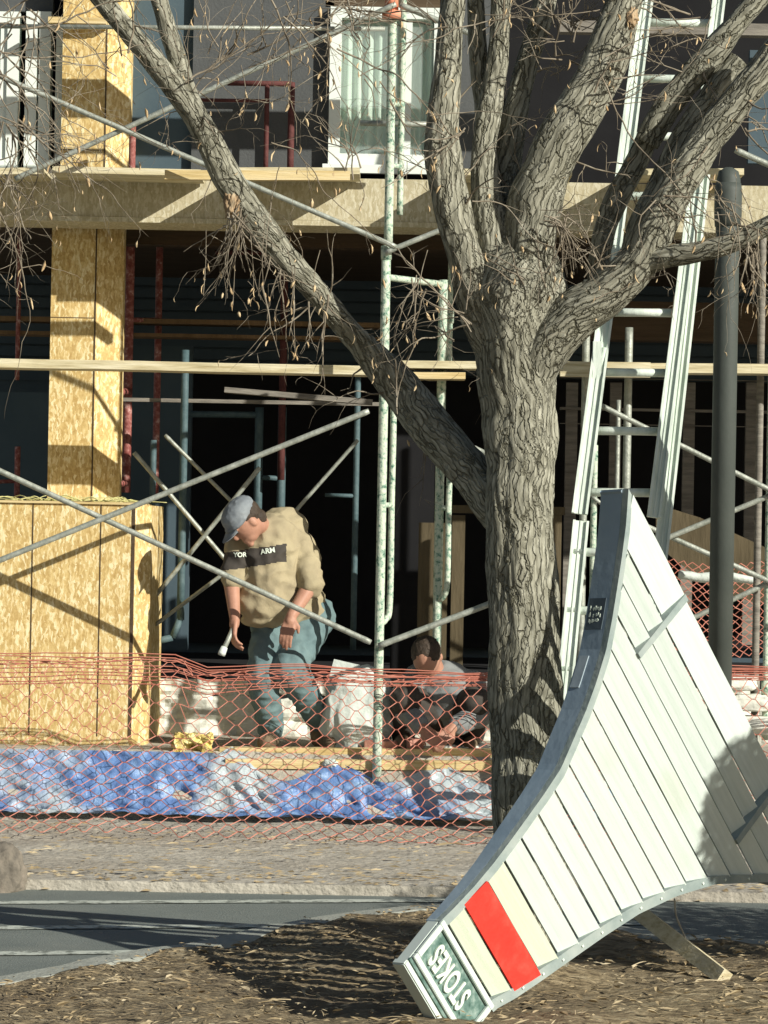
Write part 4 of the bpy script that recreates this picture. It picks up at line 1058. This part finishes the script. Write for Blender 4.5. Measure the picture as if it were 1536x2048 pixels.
# traced long twigs
TR_ = [([(370,165),(450,110),(480,60),(520,-20)],.005),([(570,0),(590,41),(644,78),(685,112),(729,149),(760,185)],.0045),([(674,98),(752,132),(803,156),(864,234),(885,262)],.0055),([(542,284),(583,298),(617,332),(658,393),(760,480)],.004),([(380,158),(461,105),(470,60)],.006),([(603,244),(630,210),(654,173)],.003),([(495,196),(536,205),(570,190),(658,130)],.003),([(732,298),(786,305),(844,332)],.003),([(-20,228),(60,255),(110,285),(158,190+195)],.005),([(10,350),(45,440),(60,480)],.005),([(-20,150),(40,262),(100,340),(120,420)],.004),([(0,245),(60,262),(120,330),(160,300)],.003),([(940,648),(880,590),(820,530),(795,498)],.006),([(880,590),(835,585),(825,640),(800,670)],.0035),([(935,650),(880,668),(830,690),(800,770),(795,830)],.005),([(1185,600),(1260,570),(1340,545)],.003),([(870,650),(900,700)],.003),([(945,400),(1010,410),(1060,470),(1130,505)],.004),([(1200,150),(1260,270),(1330,345),(1400,420),(1470,460)],.005),([(1210,110),(1280,80),(1345,52)],.004),([(1215,125),(1280,110),(1340,100)],.004),([(1320,0),(1370,60),(1450,95)],.004),([(860,230),(960,222),(1070,240)],.003),([(230,240),(320,290),(345,285),(400,282)],.003),([(320,200),(335,260),(330,290),(345,300)],.003),([(795,815),(795,760),(790,720)],.005),([(900,60),(1000,40),(1110,30),(1200,20)],.004),([(1480,380),(1510,450),(1520,600)],.003),([(560,330),(545,400),(530,500),(515,590)],.0028),([(700,0),(640,50),(560,60)],.004)]
for pts, r in TR_:
    Y0 = 10.13 if pts[0][0] < 760 else 10.05
    sp = smooth_path([P(x, y, Y0 + .04*math.sin(i*2.1)) for i, (x, y) in enumerate(pts)], [r*.62*(1-.55*i/len(pts)) for i in range(len(pts))], 26)
    sp = [(p + Vector((noise.noise(p*16), 0, noise.noise(p*16+Vector((4,4,4)))))*.008, q) for p, q in sp]
    tube(tb, sp, 6, cap=False)
    for i in range(4, 26, 4):
        if rnd.random() < .7:
            d = (sp[i][0]-sp[i-1][0]).normalized() + Vector((rnd.gauss(0,.6), rnd.gauss(0,.4), rnd.gauss(0,.6)))
            twig(sp[i][0], d, rnd.uniform(.05,.18), sp[i][1]*.6, 1, .03, .5)
# hanging pod strings
for (x, y, ln) in ((412,520,70),(455,500,75),(470,480,130),(500,520,80),(575,560,60),(590,590,120),(530,500,90),(605,60,70),(575,160,50),(640,560,60),(38,540,40),(830,640,40),(1500,520,60),(1480,500,70),(410,20,45),(482,190,30),(720,420,0),(855,560,70),(1170,250,20),(1090,440,55)):
    Y0 = 10.22; p = P(x, y-60, Y0); q = P(x+rnd.uniform(-8,8), y+ln, Y0)
    sp = smooth_path([p, p.lerp(q,.5)+Vector((rnd.gauss(0,.012),0,0)), q], [.0016,.0013,.001], 14); tube(tb, sp, 4, cap=False)
    for i in (8, 11, 13, 14): 
        if rnd.random() < .8: pod(sp[i][0], rnd.uniform(.02,.036), Vector((rnd.gauss(0,.35),0,-1)))
for k in range(260):
    path = LIMBS[rnd.randrange(1, len(LIMBS))]; p, r = path[rnd.randrange(len(path)//4, len(path))]
    if rnd.random() < .4: pod(p + dirpx(rnd.uniform(0,6.28), -.8).normalized()*r, rnd.uniform(.015,.03), Vector((rnd.gauss(0,1), -.5, rnd.gauss(0,1))))
tag(obj('twigs', tb, M['twig'], tree, True), kind='stuff')
tag(obj('dry_leaves', lb, M['leaf'], tree, True), kind='stuff')

# unseen bushes added right of the view to shade the tower corner and ground
def shade_caster(c, r, label):
    root = empty('shade_caster', Vector((c.x, c.y, 0)), label, 'shade_caster')
    bm = BM(); tube(bm, bez([Vector((c.x,c.y,0)), Vector((c.x+.02,c.y,.4)), Vector((c.x,c.y,c.z))], .03, 10), 8); obj('stem', bm, M['twig'], root, True)
    bm = BM()
    for k in range(5200 if r < .5 else 14000):
        d = Vector((rnd.gauss(0,1), rnd.gauss(0,1), rnd.gauss(0,1))).normalized(); p = c + Vector((d.x*r, d.y*r, d.z*r*1.1))*rnd.random()**.25
        s = Vector((rnd.gauss(0,1), rnd.gauss(0,1), rnd.gauss(0,1))).normalized()*.028; t = d.cross(s)
        bm.faces.new([bm.verts.new(p - s), bm.verts.new(p + t*.5), bm.verts.new(p + s), bm.verts.new(p - t*.5)])
    obj('foliage', bm, mat('shade_caster_leaf', [(.03,.05,.02),(.06,.10,.035)], 8, .7, .1, 40), root)
tgt = T(1500, 1665); shade_caster(Vector((3.0,10.6,.72)), .85, 'wide unseen bush added beyond the right edge to shade the ground behind the tower')
shade_caster(tgt + sundir*2.3, .30, 'round unseen bush added beyond the right edge to shade the tower corner')

# ------------------------------------------------------------------ people
def capsule(bm, a, ra, b, rb, seg=16):
    d = (b-a); L = d.length; d = d.normalized() if L > 1e-6 else Vector((0,0,1))
    path = []
    for i in range(5):
        t = i/5*math.pi/2; path.append((a - d*ra*math.cos(t), max(.0008, ra*math.sin(t))))
    path.append((a, ra)); path.append((b, rb))
    for i in range(4, -1, -1):
        t = i/5*math.pi/2; path.append((b + d*rb*math.cos(t), max(.0008, rb*math.sin(t))))
    tube(bm, path, seg)
def ell(bm, c, r, rot=None):
    g_ = bmesh.ops.create_icosphere(bm, subdivisions=3, radius=1.0)
    for v in g_['verts']:
        q = Vector((v.co.x*r[0], v.co.y*r[1], v.co.z*r[2])); v.co = c + (rot @ q if rot else q)
def fuse(name, shapes, ma, parent, vox=.01, sm=6, wr=0.0, fr=9.0, matf=None):
    bm = BM()
    for s in shapes:
        if s[0] == 'c': capsule(bm, s[1], s[2], s[3], s[4])
        else: ell(bm, s[1], s[2], s[3] if len(s) > 3 else None)
    me = bpy.data.meshes.new('tmp'); bm.to_mesh(me); bm.free()
    o = bpy.data.objects.new('tmp', me); COL.objects.link(o)
    rm = o.modifiers.new('r', 'REMESH'); rm.mode = 'VOXEL'; rm.voxel_size = vox
    s_ = o.modifiers.new('s', 'SMOOTH'); s_.iterations = sm; s_.factor = .5
    bpy.context.view_layer.update(); dg = bpy.context.evaluated_depsgraph_get()
    m2 = bpy.data.meshes.new_from_object(o.evaluated_get(dg)); bpy.data.objects.remove(o); m2.name = name
    if wr:
        ns = [v.normal.copy() for v in m2.vertices]
        for v, n_ in zip(m2.vertices, ns):
            p = v.co; k = 1 - abs(noise.noise(Vector((p.x*fr, p.y*fr, p.z*fr*1.6)) ))*2
            v.co = p + n_*wr*(k*.7 + noise.noise(p*fr*2.2)*.6)
    m2.materials.clear()
    for mm in (ma if isinstance(ma, list) else [ma]): m2.materials.append(mm)
    for f in m2.polygons:
        f.use_smooth = True
        if matf: f.material_index = matf(f.center)
    r_ = bpy.data.objects.new(name, m2); COL.objects.link(r_); r_.parent = parent; r_.matrix_parent_inverse = parent.matrix_world.inverted()
    return r_
def hand(wrist, d, palm_n, scale=1.0, curl=.7, side=1):
    """palm + five separate curled fingers; d = direction of the hand, palm_n = palm normal"""
    S = []; d = d.normalized(); n = (palm_n - d*palm_n.dot(d)).normalized(); s = d.cross(n)*side
    L = .085*scale
    S.append(('c', wrist, .026*scale, wrist + d*.03*scale, .026*scale))
    for k in range(4):
        off = s*(.012*(k-1.5)*1.55)*scale
        S.append(('c', wrist + d*.02*scale + off*.7, .014*scale, wrist + d*L + off, .0125*scale))
        a = wrist + d*L + off; ln = (.036,.042,.039,.030)[k]*scale; dd = d
        for j in range(3):
            cc = curl*(.6+.25*j); dd = (dd*math.cos(cc) + n*math.sin(cc)).normalized() if j else (d*math.cos(curl*.6)+n*math.sin(curl*.6)).normalized()
            b = a + dd*ln*(1,.7,.55)[j]; S.append(('c', a, (.0095-.0009*j)*scale, b, (.0088-.0009*j)*scale)); a = b
    a = wrist + d*.025*scale + s*(-.024)*scale; dd = (d*.7 - s*.75 + n*.25).normalized()
    b = a + dd*.034*scale; S.append(('c', a, .012*scale, b, .0105*scale)); dd = (d*.9 - s*.1 + n*.5).normalized(); S.append(('c', b, .0105*scale, b + dd*.03*scale, .0085*scale))
    return S
YW = 16.22
def q(px, py, dy=0.0): return P(px, py, YW + dy)
pr_ = empty('person', P(575,1490,YW), 'stooping worker in khaki shirt, slate cap and teal jeans, one hand on the thigh', 'person')
# joints
neck = q(520,1054,-.12); head = q(491,1043,-.23); chest = q(535,1098,-.06); belly = q(540,1185,-.04); pelvis = q(590,1225,.10)
rs, re, rw = q(480,1090,-.10), q(463,1168,-.14), q(470,1238,-.24)
ls, le, lw = q(596,1088,.0), q(622,1168,-.12), q(583,1232,-.24)
rh, rk, ra_ = q(545,1250,.02), q(524,1352,-.13), q(541,1462,.0)
lh, lk, la = q(612,1250,.10), q(578,1338,-.16), q(640,1440,.10)
yaw = Matrix.Rotation(R(-38), 3, 'Z')
hr = Matrix.Rotation(R(-30), 3, 'Z') @ Matrix.Rotation(R(48), 3, 'X')      # local -Y is where the face looks
hrot = Matrix.Rotation(R(-66), 3, 'Z') @ Matrix.Rotation(R(50), 3, 'X')
def hp(x, y, z): return head + hrot @ Vector((x, y, z))
S = [('e', head, (.074,.094,.108), hrot), ('e', hp(0,-.030,-.055), (.052,.055,.055), hrot), ('c', hp(0,.03,-.06), .055, neck, .062), ('c', neck, .060, chest, .10),
     ('e', hp(0,-.098,-.015), (.012,.020,.022), hrot), ('e', hp(0,-.085,.005), (.010,.014,.030), hrot), ('e', hp(0,-.078,-.062), (.026,.014,.008), hrot), ('e', hp(0,-.076,-.078), (.022,.014,.008), hrot), ('e', hp(0,-.070,-.100), (.024,.020,.018), hrot),
     ('e', hp(.076,.01,-.01), (.010,.020,.030), hrot), ('e', hp(-.076,.01,-.01), (.010,.020,.030), hrot), ('e', hp(.030,-.083,.022), (.026,.012,.008), hrot), ('e', hp(-.030,-.083,.022), (.026,.012,.008), hrot),
     ('c', chest, .125, belly, .125), ('c', belly, .125, pelvis, .13), ('c', rs, .055, re, .045), ('c', re, .044, rw, .029), ('c', chest + Vector((.02,0,.03)), .085, ls, .055), ('c', chest + Vector((-.02,0,.03)), .085, rs, .052),
     ('c', ls, .06, le, .048), ('c', le, .047, lw, .030), ('c', pelvis, .12, rh, .085), ('c', pelvis, .12, lh, .09), ('c', rh, .08, rk, .055), ('c', rk, .052, ra_, .038), ('c', lh, .085, lk, .058), ('c', lk, .054, la, .038)]
S += hand(rw, q(463,1290,-.28)-rw, Vector((.8,.3,0)), 1.05, .75, 1) + hand(lw, q(566,1292,-.30)-lw, Vector((.3,1,0)), 1.05, .35, -1)
body = fuse('body', S, M['skin'], pr_, .0055, 5)
bm = BM()
for sx in (-1, 1): bmesh.ops.create_icosphere(bm, subdivisions=2, radius=.011, matrix=Matrix.Translation(hp(sx*.030,-.082,.006)))
obj('eyes', bm, M['hair'], body, True)
# hair, cap
fuse('hair', [('e', hp(0,.026,.028), (.080,.086,.088), hrot), ('e', hp(0,.062,-.035), (.060,.046,.052), hrot)], M['hair'], pr_, .007, 3, .004, 40)
capo = fuse('cap', [('e', hp(0,.006,.066), (.090,.108,.066), hrot), ('e', hp(0,-.015,.040), (.088,.10,.028), hrot)], M['cap'], pr_, .006, 4, .003, 20)
bm = BM(); n1 = 16; top_ = []
for lay in (0, 1):
    row = []
    for i in range(n1+1):
        t = math.pi*i/n1; x = .078*math.cos(t)
        row.append([bm.verts.new(hp(x*(1-.08*k), -.085 - (.085*math.sin(t))*k/3, .036 - .006*k - .16*x*x*5 + lay*.004)) for k in range(4)])
    top_.append(row)
for lay in (0, 1):
    for i in range(n1):
        for k in range(3):
            f = (top_[lay][i][k], top_[lay][i+1][k], top_[lay][i+1][k+1], top_[lay][i][k+1]); bm.faces.new(f if lay else f[::-1])
for i in range(n1): bm.faces.new((top_[0][i][3], top_[0][i+1][3], top_[1][i+1][3], top_[1][i][3]))
obj('cap_brim', bm, M['cap'], capo, True)
# shirt
ball = q(505,1060).z
slv = re.lerp(rs, .15); sll = le.lerp(ls, .02)
S = [('c', chest + Vector((0,.02,.02)), .172, belly, .172), ('c', belly, .172, pelvis + Vector((0,0,.02)), .170), ('e', q(522,1205,-.09), (.13,.12,.12)), ('c', neck + Vector((.03,.05,-.05)), .10, chest, .15),
     ('c', chest + Vector((.05,.02,.03)), .12, ls, .072), ('c', chest + Vector((-.05,0,.05)), .12, rs, .075), ('c', rs, .078, slv, .066), ('c', ls, .074, sll, .070), ('e', q(592,1130,.10), (.13,.13,.19)), ('e', q(566,1062,.06), (.13,.12,.13)), ('e', q(528,1238,-.06), (.12,.11,.04))]
zb1, zb0 = q(530,1092).z, q(530,1128).z
def shirtmat(c):
    up_ = c.z - .16*(c.x - chest.x)
    wv = .008*noise.noise(c*9)
    if up_ + wv < zb1 and up_ + wv > zb0 and c.y < YW + .05 and c.x < q(575,1100).x: return 1
    return 0
shirt = fuse('shirt', S, [M['shirt'], M['band']], pr_, .0065, 9, .016, 9.0, shirtmat)
from mathutils.bvhtree import BVHTree
bvh = BVHTree.FromPolygons([v.co.copy() for v in shirt.data.vertices], [tuple(p.vertices) for p in shirt.data.polygons])
def chest_text(word, px, py, h, rot):
    fc = bpy.data.curves.new('t', 'FONT'); fc.body = word; fc.size = 1; fc.offset = .03; fc.align_x = 'CENTER'; fc.align_y = 'CENTER'
    fo = bpy.data.objects.new('t', fc); COL.objects.link(fo); bpy.context.view_layer.update()
    me = bpy.data.meshes.new_from_object(fo); bpy.data.objects.remove(fo)
    c = P(px, py, YW - .2)
    for v in me.vertices:
        x, y = v.co.x*h, v.co.y*h; p = c + Vector((x*math.cos(rot) - y*math.sin(rot), -.6, x*math.sin(rot) + y*math.cos(rot)))
        hit = bvh.ray_cast(p, Vector((0,1,0)))
        v.co = (hit[0] if hit[0] else p + Vector((0,.6,0))) + Vector((0,-.005,0))
    me.materials.append(M['letter']); me.name = 'chest_lettering'
    o = bpy.data.objects.new('chest_lettering', me); COL.objects.link(o); o.parent = shirt; o.matrix_parent_inverse = shirt.matrix_world.inverted()
chest_text('YOR', 480, 1110, .034, R(2)); chest_text('ARM', 536, 1102, .038, R(10))
# jeans
S = [('c', pelvis + Vector((-.03,0,0)), .16, rh, .115), ('c', pelvis, .165, lh, .125), ('e', pelvis + Vector((.03,.04,-.02)), (.19,.17,.14)), ('c', rh, .105, rk, .080), ('c', rk, .080, ra_ + Vector((0,0,.02)), .070), ('c', lh, .125, lk, .088), ('c', lk, .086, la + Vector((0,0,.01)), .072)]
fuse('jeans', S, M['jeans'], pr_, .007, 8, .014, 10)
for a, f in ((ra_, q(529,1492,-.14)), (la, q(660,1486,-.02))):
    g_ = ground_z(a.y) + .02
    heel = Vector((a.x, a.y + .03, g_ + .035)); toe = Vector((f.x, f.y, g_ + .030))
    fuse('boot', [('c', a + Vector((0,0,.02)), .052, heel + Vector((0,0,.03)), .055), ('c', heel, .050, heel.lerp(toe,.6), .048), ('c', heel.lerp(toe,.5), .048, toe, .040)], M['boot'], pr_, .007, 4, .003, 20)
# tool in the right hand
bm = BM(); ht = q(463,1272,-.27); pipe(bm, ht + Vector((.02,.02,.07)), q(445,1304,-.33), .013, 12)
e_ = empty('hand_tool', ht, 'short whitish cylindrical tool gripped in the stooping worker\'s lowered hand', 'hand tool')
obj('handle', bm, M['tube'], e_, True); bm = BM(); c_ = q(444,1306,-.33); tube(bm, [(c_+Vector((.012,.01,.03)), .018),(c_, .021),(c_-Vector((.004,.002,.012)), .019)], 14); obj('tip', bm, M['bag'], e_, True)

# crouching worker behind the mesh
YC = 16.24
def c2(px, py, dy=0.0): return P(px, py, YC + dy)
p2 = empty('person', P(880,1495,YC), 'crouching worker in dark grey jacket, head bowed, behind the mesh and rear green leg', 'person')
hd = c2(853,1315,-.16); hrot2 = Matrix.Rotation(R(-12), 3, 'Z') @ Matrix.Rotation(R(64), 3, 'X')
def h2(x, y, z): return hd + hrot2 @ Vector((x, y, z))
nk, ch, pv = c2(872,1352,-.04), c2(888,1385,.03), c2(905,1440,.16)
a1, b1, w1 = c2(830,1372,-.03), c2(815,1425,-.12), c2(845,1455,-.28)
a2, b2, w2 = c2(945,1372,.03), c2(958,1430,-.10), c2(905,1455,-.28)
k1, f1 = c2(812,1400,-.14), c2(806,1470,.06); k2, f2 = c2(948,1405,-.14), c2(945,1470,.08)
S = [('e', hd, (.074,.094,.108), hrot2), ('e', h2(0,-.03,-.055), (.052,.055,.055), hrot2), ('e', h2(0,-.098,-.015), (.012,.020,.022), hrot2), ('e', h2(0,-.076,-.068), (.026,.014,.010), hrot2), ('e', h2(.076,.01,-.01), (.010,.020,.030), hrot2), ('e', h2(-.076,.01,-.01), (.010,.020,.030), hrot2),
     ('c', h2(0,.03,-.05), .055, nk, .06), ('c', nk, .07, ch, .13), ('c', ch, .14, pv, .14), ('c', ch, .1, a1, .055), ('c', ch, .1, a2, .055), ('c', a1, .052, b1, .044), ('c', b1, .042, w1, .028), ('c', a2, .052, b2, .044), ('c', b2, .042, w2, .028),
     ('c', pv, .11, k1, .055), ('c', k1, .052, f1, .038), ('c', pv, .11, k2, .055), ('c', k2, .052, f2, .038)]
S += hand(w1, c2(868,1478,-.32)-w1, Vector((.5,.2,-.6)), 1.0, .7, 1) + hand(w2, c2(885,1478,-.32)-w2, Vector((-.5,.2,-.6)), 1.0, .7, -1)
fuse('body', S, M['skin'], p2, .006, 5)
fuse('hair', [('e', h2(0,.02,.026), (.080,.090,.090), hrot2)], M['hair'], p2, .007, 3, .004, 40)
S = [('c', nk + Vector((.01,.07,-.01)), .09, ch, .17), ('c', ch, .175, pv, .17), ('c', ch + Vector((0,0,.04)), .12, a1, .08), ('c', ch + Vector((0,0,.04)), .12, a2, .085), ('c', a1, .075, b1, .066), ('c', b1, .062, b1.lerp(w1,.8), .048), ('c', a2, .078, b2, .068), ('c', b2, .062, b2.lerp(w2,.8), .048), ('c', c2(838,1340,-.02), .05, c2(826,1362,-.02), .065)]
fuse('jacket', S, M['jacket'], p2, .009, 5, .012, 9)
S = [('c', pv, .15, k1, .085), ('c', k1, .08, f1, .062), ('c', pv, .15, k2, .085), ('c', k2, .08, f2, .062)]
fuse('trousers', S, M['band'], p2, .009, 5, .010, 9)
for f in (f1, f2):
    g_ = ground_z(f.y) + .02; heel = Vector((f.x, f.y+.02, g_+.035)); toe = Vector((f.x-.01, f.y-.19, g_+.03))
    fuse('boot', [('c', Vector((f.x,f.y,f.z)), .05, heel+Vector((0,0,.03)), .055), ('c', heel, .05, toe, .04)], M['boot'], p2, .007, 4, .003, 20)
